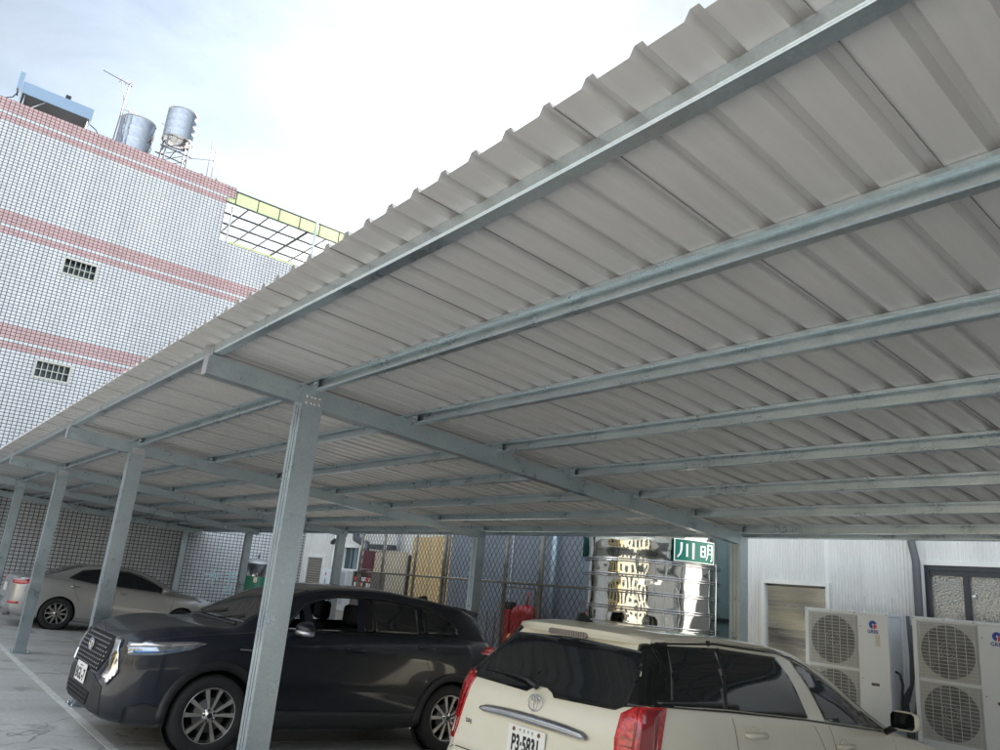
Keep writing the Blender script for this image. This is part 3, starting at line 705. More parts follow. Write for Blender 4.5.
BLUE = mat('logo_blue', (.02, .06, .33), .4); REDL = mat('logo_red', (.62, .04, .05), .4); LABEL = mat('pale_label', (.55, .53, .47), .5); GUARD = mat('guard_wire', (.55, .56, .56), .4)
FANBACK = mat('condenser_dark', (.16, .165, .17), .6, var=.2, vscale=30); FANBL = mat('fan_blade_grey', (.11, .115, .12), .5)
def condenser(x0, z1, label):
    t = thing('air_conditioner', label, 'air conditioner', (x0+.5, 9.3, z1-1.35), 0, 'large outdoor units by the shed wall')
    y = 9.15; W = 1.0; D = .34; z0 = z1-1.35
    m = MB(); 
    m.box((x0, y+.012, z0), (x0+W, y+D, z1-.02), bev=.008); m.box((x0-.006, y, z1-.035), (x0+W+.006, y+D+.005, z1), bev=.006)
    m.box((x0, y, z0+.02), (x0+.045, y+.012, z1-.035)); m.box((x0+.655, y, z0+.02), (x0+W, y+.012, z1-.035), bev=.003)
    m.box((x0+.045, y, z1-.645), (x0+.655, y+.012, z1-.665+.0)); m.box((x0+.045, y, z0+.02), (x0+.655, y+.012, z0+.07))
    c = m.build('casing', WHITECASE, t)
    m = MB()
    for sx in (.012, .33, .62, W-.012):
        m.lathe([(0, .003), (.006, .002), (.007, 0)], 8, Matrix.Translation((x0+sx, y-.001, z1-.018)) @ Matrix.Rotation(rad(90), 4, 'X'))
    for sz in (.06, .63): m.lathe([(0, .003), (.006, .002), (.007, 0)], 8, Matrix.Translation((x0+.69, y-.001, z1-.1-sz)) @ Matrix.Rotation(rad(90), 4, 'X'))
    m.build('screws', RUST, c)
    for k in range(2):
        cz = z1-.34-k*.61; cx = x0+.35
        m = MB(); m.box((cx-.295, y+.004, cz-.29), (cx+.295, y+.0115, cz+.29)); fp = m.build('fan_panel', mat('fan_panel_grey', (.42, .43, .43), .5, var=.12, vscale=6), t)
        m = MB(); m.lathe([(0, .003), (.262, .003), (.270, 0)], 48, Matrix.Translation((cx, y+.0035, cz)) @ Matrix.Rotation(rad(90), 4, 'X')); m.build('fan_opening', FANBACK, fp)
        m = MB(); M = Matrix.Translation((cx, y-.001, cz)) @ Matrix.Rotation(rad(90), 4, 'X')
        m.lathe([(0, .006), (.05, .005), (.055, 0)], 20, M)
        for b in range(3):
            a0 = b*2*math.pi/3+k
            pts = [(r_*math.cos(a0+da), r_*math.sin(a0+da)) for r_, da in ((.05, -.3), (.14, -.35), (.25, -.15), (.255, .45), (.16, .50), (.05, .4))]
            vs = [m.bm.verts.new(M @ Vector((px, py, .0))) for px, py in pts]; m.bm.faces.new(vs)
        m.build('fan', FANBL, fp)
        m = MB(); yy = y-.006
        for i in range(16):
            z = cz-.275+.55*i/15; m.box((cx-.285, yy-.002, z-.0022), (cx+.285, yy+.002, z+.0022))
        for i in range(7):
            x = cx-.27+.54*i/6; m.box((x-.0025, yy-.006, cz-.282), (x+.0025, yy-.002, cz+.282))
        for i in range(1, 9): m.tube([(cx+.03*i*math.cos(q*math.pi/12), yy-.003, cz+.03*i*math.sin(q*math.pi/12)) for q in range(24)], .0014, 4, closed=True) if i < 4 else None
        m.build('fan_guard', GUARD, fp)
    # emblem: blue disc with a red wedge, letters under it
    ex, ez = x0+.83, z1-.135
    m = MB(); M = Matrix.Translation((ex, y-.001, ez)) @ Matrix.Rotation(rad(90), 4, 'X')
    arc = [(.045*math.cos(rad(a)), .045*math.sin(rad(a))) for a in range(10, 266, 12)]
    inn = [(.012*math.cos(rad(a))+.003, .012*math.sin(rad(a))) for a in range(262, 6, -16)]
    m.prism([p for p in arc+inn], 'z', 0, .002, M); em = m.build('emblem', BLUE, t)
    m = MB(); arc = [(.006+.040*math.cos(rad(a)), -.006+.040*math.sin(rad(a))) for a in range(-88, 6, 12)]
    m.prism(arc+[(.012, .006), (.010, -.004)], 'z', 0, .003, M); m.build('emblem_wedge', REDL, em)
    m = MB(); m.text('GREE', .052, Matrix.Translation((ex-.002, y-.0015, ez-.078)) @ Matrix.Rotation(rad(90), 4, 'X') @ Matrix.Shear('XY', 4, (.2, 0)) if False else Matrix.Translation((ex-.002, y-.0015, ez-.078)) @ Matrix.Rotation(rad(90), 4, 'X'), .001, bold=.0012, spacing=1.05); m.build('lettering', BLUE, em)
    m = MB(); m.box((x0+.855, y-.003, z1-.37), (x0+.905, y-.0005, z1-.24)); m.build('energy_label', LABEL, t)
    m = MB(); m.box((x0+.79, y-.003, z1-.795), (x0+.88, y-.0005, z1-.765)); m.build('vent_slot', mat('brown_vent', (.08, .06, .05), .5), t)
    m = MB(); m.tube([(x0+W+.004, y+.13, z1-.62), (x0+W+.05, y+.13, z1-.64), (x0+W+.07, y+.14, z1-.75), (x0+W+.05, y+.15, z1-.95), (x0+W+.06, y+.15, z1-1.2)], .014, 8); m.build('cable', DARK, t)
    return t
condenser(-5.15, 1.955, 'white two fan outdoor unit in front of the steel shed door')
condenser(-3.885, 1.955, 'white two fan outdoor unit under the dark framed shed window')
m = MB(); m.box((-5.6, 9.08, -.45), (-2.4, 9.62, .605), bev=.01); tag(m.build('concrete_plinth', mat('plinth_concrete', (.36, .35, .33), .8, var=.2)), 'low concrete plinth carrying the large outdoor units', 'plinth')

# ---------------------------------------------------------------- stainless tank with green sign
def big_tank():
    cx, cy, R = -8.43, 10.15, 1.07
    t = thing('stainless_water_tank', 'big mirror bright stainless water tank with hoops and a green sign', 'water tank', (cx, cy, 0))
    M = Matrix.Translation((cx, cy, 0))
    m = MB(); prof = [(R*.98, .25), (R, .3)]
    zs = [.3+i*.06 for i in range(1, 44)]
    for z in zs: prof.append((R+.0035*math.sin(z*9)+.002*math.sin(z*23+1), z))
    prof += [(R*.985, 2.98), (R*.9, 3.12), (R*.7, 3.26), (R*.4, 3.36), (0, 3.4)]
    m.lathe(prof, 144, M)
    for v in m.bm.verts:
        dx, dy = v.co.x-cx, v.co.y-cy; a = math.atan2(dy, dx); k = 1+.0022*math.sin(5*a+v.co.z*4)+.0016*math.sin(11*a-v.co.z*9+1)+.001*math.sin(23*a+v.co.z*17)
        v.co.x = cx+dx*k; v.co.y = cy+dy*k
    m.lathe([(0, .25), (R*.98, .25)], 96, M)
    m.build('tank_body', mat('mirror_stainless', (.66, .645, .60), .045, 1.0, bump=.30, bscale=2.4, rvar=.03, vscale=2), t)
    for z in (1.20, 1.455, 1.70, 1.945, 2.18, 2.415):
        m = MB()
        for dz in (0, .035): m.tube([(cx+(R+.035)*math.cos(a*math.pi/32), cy+(R+.035)*math.sin(a*math.pi/32), z+dz) for a in range(64)], .012, 6, closed=True)
        m.build('hoop', mat('hoop_steel', (.42, .42, .43), .22, 1.0), t)
    for a in (-160, 12, 100):
        m = MB(); c, s_ = math.cos(rad(a)), math.sin(rad(a)); m.tube([(cx+(R+.06)*c, cy+(R+.06)*s_, -.3), (cx+(R+.06)*c, cy+(R+.06)*s_, 2.5)], .012, 6); m.build('upright', mat('hoop_steel', (.42, .42, .43), .22, 1.0), t)
    m = MB(); m.lathe([(R*1.02, -.35), (R*1.02, .24), (0, .25)], 48, M); m.build('tank_base', mat('plinth_concrete', (.36, .35, .33), .8), t)
    m = MB(); m.tube([(cx-.9, cy-.2, 3.0), (cx-.5, cy-.5, 3.2), (cx+.2, cy-.6, 3.28)], .02, 6); m.build('top_pipe', ALU, t)
    GR = mat('sign_green', (.0, .135, .095), .35); WH = mat('sign_white', (.78, .80, .78), .4)
    def sign(a0, a1, z0, z1):
        Rs = R+.075; n = 14; m = MB()
        def P(u, v, d=0):  # u 0..1 left to right seen from outside
            a = rad(a0+(a1-a0)*u); r_ = Rs+d; return Vector((cx+r_*math.cos(a), cy+r_*math.sin(a), z0+(z1-z0)*v))
        def patch(m, poly, d0, d1):
            # poly in (u,v): sample into strips by bisecting
            b = bmesh.new(); f = b.faces.new([b.verts.new((p[0], p[1], 0)) for p in poly])
            for i in range(1, n):
                bmesh.ops.bisect_plane(b, geom=b.verts[:]+b.edges[:]+b.faces[:], plane_co=(i/n, 0, 0), plane_no=(1, 0, 0))
            b.verts.ensure_lookup_table(); top = {}; bot = {}
            for v in b.verts: top[v] = m.bm.verts.new(P(v.co.x, v.co.y, d1)); bot[v] = m.bm.verts.new(P(v.co.x, v.co.y, d0))
            for f in b.faces: m.bm.faces.new([top[v] for v in f.verts]); m.bm.faces.new([bot[v] for v in f.verts][::-1])
            for e in b.edges:
                if len(e.link_faces) == 1: m.bm.faces.new((top[e.verts[0]], top[e.verts[1]], bot[e.verts[1]], bot[e.verts[0]]))
            b.free()
        patch(m, [(0, 0), (1, 0), (1, 1), (0, 1)], 0, .004); bmesh.ops.recalc_face_normals(m.bm, faces=m.bm.faces)
        s = m.build('sign_board', GR, t)
        m = MB(); e = .02
        for q in ([(0, 0), (1, 0), (1, e*2), (0, e*2)], [(0, 1-e*2), (1, 1-e*2), (1, 1), (0, 1)], [(0, 0), (e, 0), (e, 1), (0, 1)], [(1-e, 0), (1, 0), (1, 1), (1-e, 1)]): patch(m, q, .004, .006)
        m.build('sign_border', WH, s)
        m = MB()
        def stroke(pts, w0, w1=None):
            w1 = w1 or w0
            for i, (a, c) in enumerate(zip(pts, pts[1:])):
                d = Vector((c[0]-a[0], (c[1]-a[1])*.5)).normalized(); nn = Vector((-d.y, d.x))
                k0 = w0+(w1-w0)*i/(len(pts)-1); k1 = w0+(w1-w0)*(i+1)/(len(pts)-1)
                patch(m, [(a[0]+nn.x*k0, a[1]+nn.y*k0*2), (a[0]-nn.x*k0, a[1]-nn.y*k0*2), (c[0]-nn.x*k1, c[1]-nn.y*k1*2), (c[0]+nn.x*k1, c[1]+nn.y*k1*2)], .0045, .007)
        # left character: three downward strokes
        stroke([(.15, .84), (.15, .55), (.13, .34), (.07, .18)], .026, .014)
        stroke([(.27, .80), (.27, .22)], .022, .020)
        stroke([(.41, .86), (.41, .14)], .028, .024)
        # right character: sun + moon
        stroke([(.60, .76), (.60, .30)], .020); stroke([(.71, .76), (.71, .30)], .020); stroke([(.59, .75), (.72, .75)], .018); stroke([(.60, .54), (.71, .54)], .016); stroke([(.59, .31), (.72, .31)], .018)
        stroke([(.79, .86), (.79, .50), (.775, .32), (.74, .16)], .020, .014); stroke([(.92, .86), (.92, .18), (.87, .15)], .022, .016); stroke([(.78, .85), (.93, .85)], .018); stroke([(.79, .65), (.92, .65)], .016); stroke([(.79, .46), (.92, .46)], .016)
        m.build('sign_lettering', WH, s)
    sign(-33.5, 6, 2.475, 2.815)
    sign(-172, -136, 2.475, 2.815)
    # level label with small dark arrow
    m = MB(); a = rad(1); M2 = Matrix.Translation((cx+(R+.01)*math.cos(a), cy+(R+.01)*math.sin(a), 2.30)) @ Matrix.Rotation(a, 4, 'Z')
    m.prism([(-.07, 0), (.05, .045), (.03, 0), (.05, -.045)], 'x', 0, .003, M2); m.build('arrow_mark', DARK, t)
big_tank()

# ---------------------------------------------------------------- walls behind
m = MB()
for k in range(11): m.box((-14.23+k*.40, 10.2, -.45), (-14.23+k*.40+.395, 10.24, 4.2))
m.box((-14.23, 10.24, -.45), (-9.85, 13.9, 4.15))
t = thing('sheet_metal_store', 'blue grey panelled store wall behind the chain link fence', 'building', (-12, 10.2, 0))
m.build('wall', SHEETG, t)
m = MB(); m.tube([(-12.05, 10.17, .3), (-12.05, 10.17, 4.1)], .012, 6); m.build('conduit', mat('pale_conduit', (.5, .52, .53), .5), t)
m = MB(); m.tube([(-10.72, 10.08, 4.1), (-10.72, 10.08, .2)], .055, 12); tag(m.build('rain_pipe', mat('blue_grey_pipe', (.30, .38, .45), .35, .3)), 'thick blue grey rain pipe on the store wall left of the big stainless tank', 'pipe')
t = thing('rear_wall', 'dark teal wall seen in the gap beside the big stainless tank', 'wall', (-8, 12.6, 0))
m = MB(); 
for k in range(9): m.box((-9.84+k*.40, 12.6, -.45), (-9.84+k*.40+.394, 12.7, 4.5))
m.build('panels', mat('teal_sheet', (.10, .15, .155), .5, var=.15), t)
m = MB(); m.box((-9.8, 12.55, 1.6), (-6.4, 12.6, 1.66)); m.build('ledge', DARK, t)

t = thing('white_corrugated_building', 'pale corrugated building at the back with a shuttered opening and a dark window', 'building', (-21, 12.4, 0))
m = MB(); Y = 12.4
corrugated(m, -26.55, -26.02, Y, 0, 5, .12, .02); corrugated(m, -26.02, -24.80, Y, 2.28, 5, .12, .02); corrugated(m, -24.80, -23.32, Y, 0, 5, .12, .02)
corrugated(m, -23.32, -22.32, Y, 2.68, 5, .12, .02); corrugated(m, -23.32, -22.32, Y, 0, 1.93, .12, .02); corrugated(m, -22.32, -14.3, Y, 0, 5, .12, .02)
m.box((-26.5, Y+.3, -.45), (-14.3, 16, 5)); m.build('wall', SHEETC, t)
m = MB(); frame_rect(m, -26.08, -24.74, -.1, 2.34, Y-.06, Y+.05, .08); f = m.build('door_frame', WHITEP, t)
m = MB()
for k in range(28): m.prism([(Y+.0, .02+k*.08), (Y-.03, .04+k*.08), (Y-.03, .08+k*.08), (Y, .10+k*.08)], 'x', -26.0, -24.82)
m.build('shutter', mat('brown_grey_shutter', (.24, .21, .18), .5), f)
m = MB(); frame_rect(m, -23.42, -22.22, 1.88, 2.74, Y-.08, Y+.05, .09); f = m.build('window_frame', WHITEP, t)
m = MB(); m.box((-23.34, Y+.02, 1.95), (-22.3, Y+.04, 2.66)); m.build('window_pane', mat('dark_teal_glass', (.03, .05, .055), .08), f)
m = MB(); m.box((-22.95, Y-.0, 1.95), (-22.88, Y+.05, 2.66)); m.box((-22.72, Y, 1.95), (-22.5, Y+.015, 2.66)); m.build('window_mullion', mat('grey_teal', (.15, .2, .21), .5), f)
# small things there
t = thing('wall_light', 'small dark lamp on an arm on the pale building left of its window', 'lamp', (-23.9, 12.3, 2.8))
m = MB(); m.tube([(-23.75, 12.38, 2.92), (-23.8, 12.2, 2.9)], .015, 6); m.build('arm', DARK, t)
m = MB(); m.prism([(-23.95, 2.72), (-23.72, 2.86), (-23.74, 2.92), (-23.98, 2.82)], 'y', 12.12, 12.24); m.build('lamp_head', DARK, t)
m = MB(); m.tube([(-23.98, 12.3, 1.0), (-23.98, 12.3, 3.2)], .035, 8); tag(m.build('white_post', WHITEP), 'slim white post in front of the pale building left of the dark window', 'post')
t = thing('small_air_conditioner', 'small white outdoor unit with red mark at the far back left of the fence', 'air conditioner', (-23.3, 12.1, .9))
m = MB(); m.box((-23.6, 11.8, .7), (-22.78, 12.1, 1.90), bev=.01); m.build('casing', WHITECASE, t)
m = MB(); m.box((-23.37, 11.794, 1.70), (-23.30, 11.799, 1.80)); m.build('red_mark', REDL, t)
m = MB(); m.box((-23.38, 11.794, 1.42), (-23.29, 11.799, 1.60)); m.build('label', mat('grey_print', (.3, .3, .3), .5), t)
t = thing('grey_outdoor_unit', 'pale grey outdoor unit with rounded grille standing right of the small white unit', 'air conditioner', (-22.2, 12.0, .7))
m = MB(); m.box((-22.6, 11.7, .7), (-21.75, 12.0, 1.92), bev=.02); m.build('casing', mat('grey_casing', (.45, .46, .46), .45), t)
m = MB(); m.box((-22.52, 11.69, .9), (-21.83, 11.70, 1.84), bev=.004); m.build('grille', mat('grey_grille', (.30, .31, .32), .6), t)
m = MB(); m.tube([(-22.25, 12.15, 3.6), (-22.3, 12.15, 3.05), (-22.2, 12.1, 2.93), (-21.6, 12.05, 2.80), (-21.35, 12.02, 2.76), (-21.28, 12.0, 2.65), (-21.28, 12.0, 2.3)], .11, 12)
tag(m.build('ventilation_duct', mat('duct_dark', (.07, .08, .095), .4, .5)), 'thick dark bent duct coming down behind the fence', 'duct')
m = MB(); m.box((-21.15, 12.0, 2.62), (-19.9, 12.25, 2.76), bev=.01); tag(m.build('dark_canopy_box', mat('dark_box', (.05, .06, .06), .5)), 'long dark box on the pale wall above the beige boards', 'box')
m = MB(); m.tube([(-19.95, 12.25, 3.4), (-19.75, 12.2, 2.95), (-19.60, 12.15, 2.5)], .05, 8); tag(m.build('bent_pipe', mat('mid_grey_pipe', (.25, .27, .29), .5)), 'grey pipe leaning down the pale wall behind the beige boards', 'pipe')
t = thing('maroon_cabinet', 'dark maroon cabinet standing at the left end of the beige boards', 'cabinet', (-20.0, 11.4, 0))
m = MB(); m.box((-20.35, 11.35, 2.0), (-19.70, 11.75, 2.52), bev=.01); m.build('cabinet', mat('maroon_paint', (.10, .012, .025), .4), t)
m = MB(); m.box((-20.35, 11.35, -.45), (-19.70, 11.75, 1.99)); m.build('cabinet_base', mat('maroon_paint', (.10, .012, .025), .4), t)
BEIGE = mat('beige_board', (.46, .40, .30), .6, var=.1, vscale=3)
for i, (a, c, z, lab) in enumerate(((-19.68, -19.05, 2.50, 'narrow beige board next to the maroon cabinet'), (-19.03, -17.98, 2.54, 'wide beige board beside the black upright strip'))):
    m = MB(); m.box((a, 11.42, 0), (c, 11.47, z), bev=.004); tag(m.build('beige_board', BEIGE), lab, 'board', 'beige boards behind the fence')
m = MB(); m.box((-17.90, 11.42, -.45), (-17.74, 11.5, 2.46), bev=.004); tag(m.build('black_strip', mat('black_trim', (.012, .012, .014), .4)), 'narrow black upright strip between the beige and the yellow boards', 'panel')
YEL = mat('plywood_yellow', (.52, .38, .19), .55, var=.16, vscale=2.5, stretch=(3, 1, .6))
for i, (a, c, z, lab) in enumerate(((-17.70, -16.86, 2.94, 'yellow plywood sheet, left of the two behind the fence'), (-16.80, -15.92, 2.97, 'yellow plywood sheet, right of the two next to the blue grey wall'))):
    m = MB(); m.box((a, 11.4, 0), (c, 11.43, z)); tag(m.build('plywood_sheet', YEL), lab, 'plywood', 'yellow plywood sheets behind the fence')
t = thing('parts_shelf', 'small shelf of mixed white and red items behind the left fence panel', 'shelf', (-18.6, 10.4, 0))
m = MB(); m.box((-18.6, 10.2, -.45), (-17.6, 10.6, 1.52)); m.box((-18.6, 10.2, 1.88), (-17.6, 10.6, 1.91)); 
for x in (-18.6, -17.64): m.box((x, 10.2, 1.5), (x+.04, 10.6, 1.9))
m.build('rack', RUST, t)
for k in range(14):
    m = MB(); x = -18.5+(k % 7)*.12; z = 1.53+(k//7)*.14; m.box((x, 10.2, z), (x+.09, 10.3, z+.1), bev=.01)
    m.build('packet', (WHITEP, REDL, DARK, WHITEP, BEIGE)[(k*3) % 5], t)

# ---------------------------------------------------------------- chain link fence
def fence():
    t = thing('chain_link_fence', 'rusty chain link fence with gate frames between the rear carport posts', 'fence', (-12.5, 9.1, 0))
    Y = 9.1; FP = mat('fence_post_steel', (.15, .145, .13), .55, .5, var=.3, vscale=6)
    for x, w in ((-16.32, .045), (-15.29, .035), (-13.97, .03), (-12.90, .04), (-12.78, .025), (-10.94, .035), (-9.98, .045)):
        m = MB(); m.tube([(x, Y, -.3), (x, Y, 2.9)], w, 8); m.build('fence_post', FP, t)
    m = MB(); m.tube([(-16.4, Y-.01, 1.90), (-8.9, Y-.01, 1.955)], .022, 6); m.build('rail', FP, t)
    m = MB(); m.tube([(-16.4, Y, 2.9), (-8.9, Y, 2.9)], .025, 6); m.build('rail', FP, t)
    m = MB(); m.tube([(-16.4, Y, -.15), (-8.9, Y, -.15)], .022, 6); m.build('rail', FP, t)
    m = MB(); r = .0058; W = .125; H = .175; x0, x1, z0, z1 = -16.3, -8.95, -.15, 2.88
    sl = H/W
    k = x0-(z1-z0)/sl
    while k < x1:
        for sg in (1, -1):
            # line x = k + (z-z0)/sl  (or mirrored)
            pts = []
            for z in (z0, z1):
                x = k+(z-z0)/sl if sg == 1 else k+(z1-z)/sl
                pts.append((x, z))
            (xa, za), (xb, zb) = pts
            def clip(xa, za, xb, zb):
                if xa < x0: f = (x0-xa)/(xb-xa); xa, za = x0, za+(zb-za)*f
                if xb > x1: f = (x1-xa)/(xb-xa); xb, zb = x1, za+(zb-za)*f
                return xa, za, xb, zb
            if xa > xb: xa, za, xb, zb = xb, zb, xa, za
            if xb <= x0 or xa >= x1: continue
            xa, za, xb, zb = clip(xa, za, xb, zb)
            m.tube([(xa, Y+.012*sg*.3, za), (xb, Y+.012*sg*.3, zb)], r, 3, caps=False)
        k += W
    m.build('wire_mesh', mat('mesh_wire', (.07, .07, .068), .5, .5), t)
    m = MB()
    for x in (-10.86, -10.06): m.tube([(x, Y-.03, .1), (x, Y-.03, 1.87)], .016, 6)
    m.tube([(-10.86, Y-.03, 1.87), (-10.06, Y-.03, 1.87)], .016, 6); m.tube([(-10.86, Y-.03, .12), (-10.06, Y-.03, .12)], .016, 6)
    gt = m.build('gate', FP, t)
    m = MB(); m.box((-10.96, Y-.07, 1.48), (-10.84, Y-.03, 1.55)); m.build('latch', RUST, gt)
fence()

# ---------------------------------------------------------------- red compressor
RED = mat('compressor_red', (.40, .015, .02), .38, var=.15)
t = thing('air_compressor', 'upright red air compressor behind the chain link gate', 'compressor', (-11.15, 9.75, 0))
m = MB(); m.lathe([(0, .35), (.25, .4), (.29, .5), (.29, 1.40), (.26, 1.50), (.12, 1.56), (0, 1.57)], 32, Matrix.Translation((-11.02, 9.75, 0))); m.build('tank', RED, t)
m = MB(); m.box((-11.50, 9.5, .35), (-11.22, 9.85, 1.46), bev=.02); m.build('motor_cover', RED, t)
m = MB(); m.tube([(-10.95, 9.7, 1.5), (-10.95, 9.7, 1.80)], .018, 6); m.build('pressure_pipe', RED, t)
m = MB(); m.box((-11.42, 9.55, 1.46), (-11.26, 9.7, 1.60), bev=.01); m.build('pressure_switch', DARK, t)
for x, y in ((-11.45, 9.6), (-10.85, 9.6), (-11.15, 9.95)): m = MB(); m.tube([(x, y, -.3), (x, y, .45)], .02, 6); m.build('leg', DARK, t)
m = MB(); m.tube([(-11.98, 9.6, -.3), (-11.98, 9.6, 1.38), (-11.74, 9.6, 1.38), (-11.74, 9.6, -.3)], .016, 6); m.tube([(-11.98, 9.6, .6), (-11.74, 9.6, .6)], .012, 6)
tag(m.build('metal_rack', RUST), 'small grey metal frame standing left of the red compressor', 'rack')

# ---------------------------------------------------------------- far left tank with green band
t = thing('green_banded_tank', 'small stainless tank with cone lid and green band beside the tiled wall', 'water tank', (-24.5, 9.93, 0))
M = Matrix.Translation((-24.5, 9.93, 0))
m = MB(); m.lathe([(.45, 1.47), (.45, 1.86), (.46, 1.87)], 40, M); m.build('tank_body', STAIN, t)
m = MB(); m.lathe([(.48, 1.86), (.48, 1.89), (.30, 1.99), (.12, 2.03), (.0, 2.04)], 40, M); m.build('lid', mat('lid_grey', (.34, .35, .36), .35, .7), t)
m = MB(); m.lathe([(0, 2.16), (.03, 2.15), (.03, 2.03)], 10, M); m.build('knob', DARK, t)
m = MB(); m.lathe([(.46, .7), (.46, 1.46), (.455, 1.47)], 40, M); m.build('green_band', mat('band_green', (.01, .12, .07), .4), t)
m = MB(); m.lathe([(.44, -.45), (.44, .7)], 40, M); m.build('tank_skirt', STAIN, t)
m = MB(); a = math.atan2(-9.93, 24.5)
m.text('8', .22, M @ Matrix.Rotation(a, 4, 'Z') @ Matrix.Translation((.466, 0, 1.36)) @ Matrix.Rotation(rad(90), 4, 'Z') @ Matrix.Rotation(rad(90), 4, 'X'), .004, bold=.012); m.build('number', mat('cream_paint', (.65, .55, .42), .5), t)

# ---------------------------------------------------------------- unseen buildings across the yard, added for reflections and bounced light
def across(name, label, x0, x1, y, h, wallm, cols, rows):
    t = thing(name, label, 'building', ((x0+x1)/2, y, 0))
    m = MB(); m.box((x0, y-(34 if x0 == 13 else 10), -.5), (x1, y, h)); m.build('wall', wallm, t)
    w = None; dx = (x1-x0)/cols
    GL = mat('far_window_glass', (.03, .04, .05), .1)
    for i in range(cols):
        for j in range(rows):
            X = x0+dx*(i+.5); Z = 1.2+j*3.3
            if w is None:
                m = MB(); m.box((-.9, 0, -.45), (.9, .03, 1.5)); w = m.build('window', GL, t, world=False); w.location = Vector((X, y, Z))-Vector(t.location)
            else:
                c = w.copy(); C.objects.link(c); c.parent = t; c.location = Vector((X, y, Z))-Vector(t.location)
    m = MB(); m.box((x0-.2, y-(34.2 if x0 == 13 else 10.2), h), (x1+.2, y+.3, h+.3)); m.build('roof', mat('roof_concrete', (.33, .32, .30), .85), t)
across('unseen_cream_block', 'unseen cream apartment block across the yard, added for the steel tank to reflect', -14, 8, -15, 10.5, mat('cream_render', (.38, .35, .27), .8, var=.08, vscale=.5), 6, 3)
across('unseen_yellow_house', 'unseen yellow house beside the cream block, added for the steel tank to reflect', -32, -15.5, -19, 8, mat('yellow_render', (.50, .40, .20), .8), 4, 2)
across('unseen_grey_warehouse', 'unseen grey warehouse across the yard on the right, added for reflections and bounced light', 10, 34, -21, 8.5, mat('warehouse_grey', (.30, .30, .29), .8), 5, 2)

across('unseen_dark_building', 'unseen dark building added on the right to darken the side reflections of the SUV', 13, 24, 14, 6.5, mat('unseen_wall_dark', (.06, .065, .07), .8), 3, 1)  # added out of view: blocks low bright sky from the SUV's side reflections
# ---------------------------------------------------------------- real-world size: the layout above is drawn 1.12 times too large
K = .8925
for o in list(bpy.data.objects):
    if o.parent is None and o.type in ('EMPTY', 'MESH'):
        o.location = o.location*K; o.scale = (K, K, K)
cam.location = (0, 0, 1.86*K)
bpy.context.view_layer.update()
ROOT.clear()
# ================================================================ CARS (real size, metres)
SLOPE = .0373; GY0 = 2.115
def gz(y): return -SLOPE*(y-GY0) if y > GY0 else 0.0
def pchip(pts):
    pts = sorted(pts); xs = [p[0] for p in pts]; ys = [p[1] for p in pts]; n = len(xs)
    h = [xs[i+1]-xs[i] for i in range(n-1)]; d = [(ys[i+1]-ys[i])/h[i] for i in range(n-1)]
    m = [d[0]]+[0 if d[i-1]*d[i] <= 0 else 2*d[i-1]*d[i]/(d[i-1]+d[i]) for i in range(1, n-1)]+[d[-1]]
    def f(x):
        if x <= xs[0]: return ys[0]
        if x >= xs[-1]: return ys[-1]
        i = 0
        while x > xs[i+1]: i += 1
        t = (x-xs[i])/h[i]; t2 = t*t; t3 = t2*t
        return (2*t3-3*t2+1)*ys[i]+(t3-2*t2+t)*h[i]*m[i]+(-2*t3+3*t2)*ys[i+1]+(t3-t2)*h[i]*m[i+1]
    return f
def catmull(P, k=3):
    out = []
    for i in range(len(P)-1):
        p0 = P[max(i-1, 0)]; p1 = P[i]; p2 = P[i+1]; p3 = P[min(i+2, len(P)-1)]
        for j in range(k):
            t = j/k
            # centripetal-ish: limit overshoot by halving the tangents
            m1 = [(p2[a]-p0[a])*.38 for a in (0, 1)]; m2 = [(p3[a]-p1[a])*.38 for a in (0, 1)]
            t2, t3 = t*t, t*t*t
            out.append(tuple((2*t3-3*t2+1)*p1[a]+(t3-2*t2+t)*m1[a]+(-2*t3+3*t2)*p2[a]+(t3-t2)*m2[a] for a in (0, 1)))
    out.append(P[-1]); return out
def car_body(T, B, F, W, R, us, crease=.012):
    """closed loft: T top, B belt height, F floor, W half width, R half width of the roof or bonnet edge"""
    m = MB(); rings = []
    for u in us:
        t, b, f, w, r = T(u), B(u), F(u), W(u), R(u)
        b = min(b, t-.025); h = b-f; g = t-b
        lo = [(0, f), (.80*w, f), (.93*w, f+.03), (.978*w, f+.10*h+.02), (.995*w, f+.33*h), (w, f+.58*h), (.992*w, f+.80*h), (.972*w, f+.93*h), (.945*w, b)]
        up = [(min(.925*w, .945*w-crease), b+.02*g), ((.925*w+r)/2+.012*min(1, g/.3), b+.45*g), (r, b+.80*g), (r-.07*min(1, r), b+.94*g), (.5*r, b+.99*g), (0, t)]
        lo2 = catmull(lo, 3); up2 = catmull(up, 3)
        half = lo2+up2
        ring = [m.bm.verts.new((v, u, z)) for v, z in half]
        ring += [m.bm.verts.new((-v, u, z)) for v, z in reversed(half[1:-1])]
        rings.append(ring)
    n = len(rings[0])
    for A, Bq in zip(rings, rings[1:]):
        for k in range(n): m.bm.faces.new((A[k], A[(k+1) % n], Bq[(k+1) % n], Bq[k]))
    m.bm.faces.new(rings[0]); m.bm.faces.new(rings[-1][::-1])
    bmesh.ops.recalc_face_normals(m.bm, faces=m.bm.faces)
    return m
def boolean_diff(o, cutter):
    md = o.modifiers.new('b', 'BOOLEAN'); md.object = cutter; md.operation = 'DIFFERENCE'; md.solver = 'EXACT'
    dg = bpy.context.evaluated_depsgraph_get(); dg.update()
    me = bpy.data.meshes.new_from_object(o.evaluated_get(dg)); old = o.data
    o.modifiers.clear(); o.data = me; me.name = o.name
    bpy.data.objects.remove(cutter)
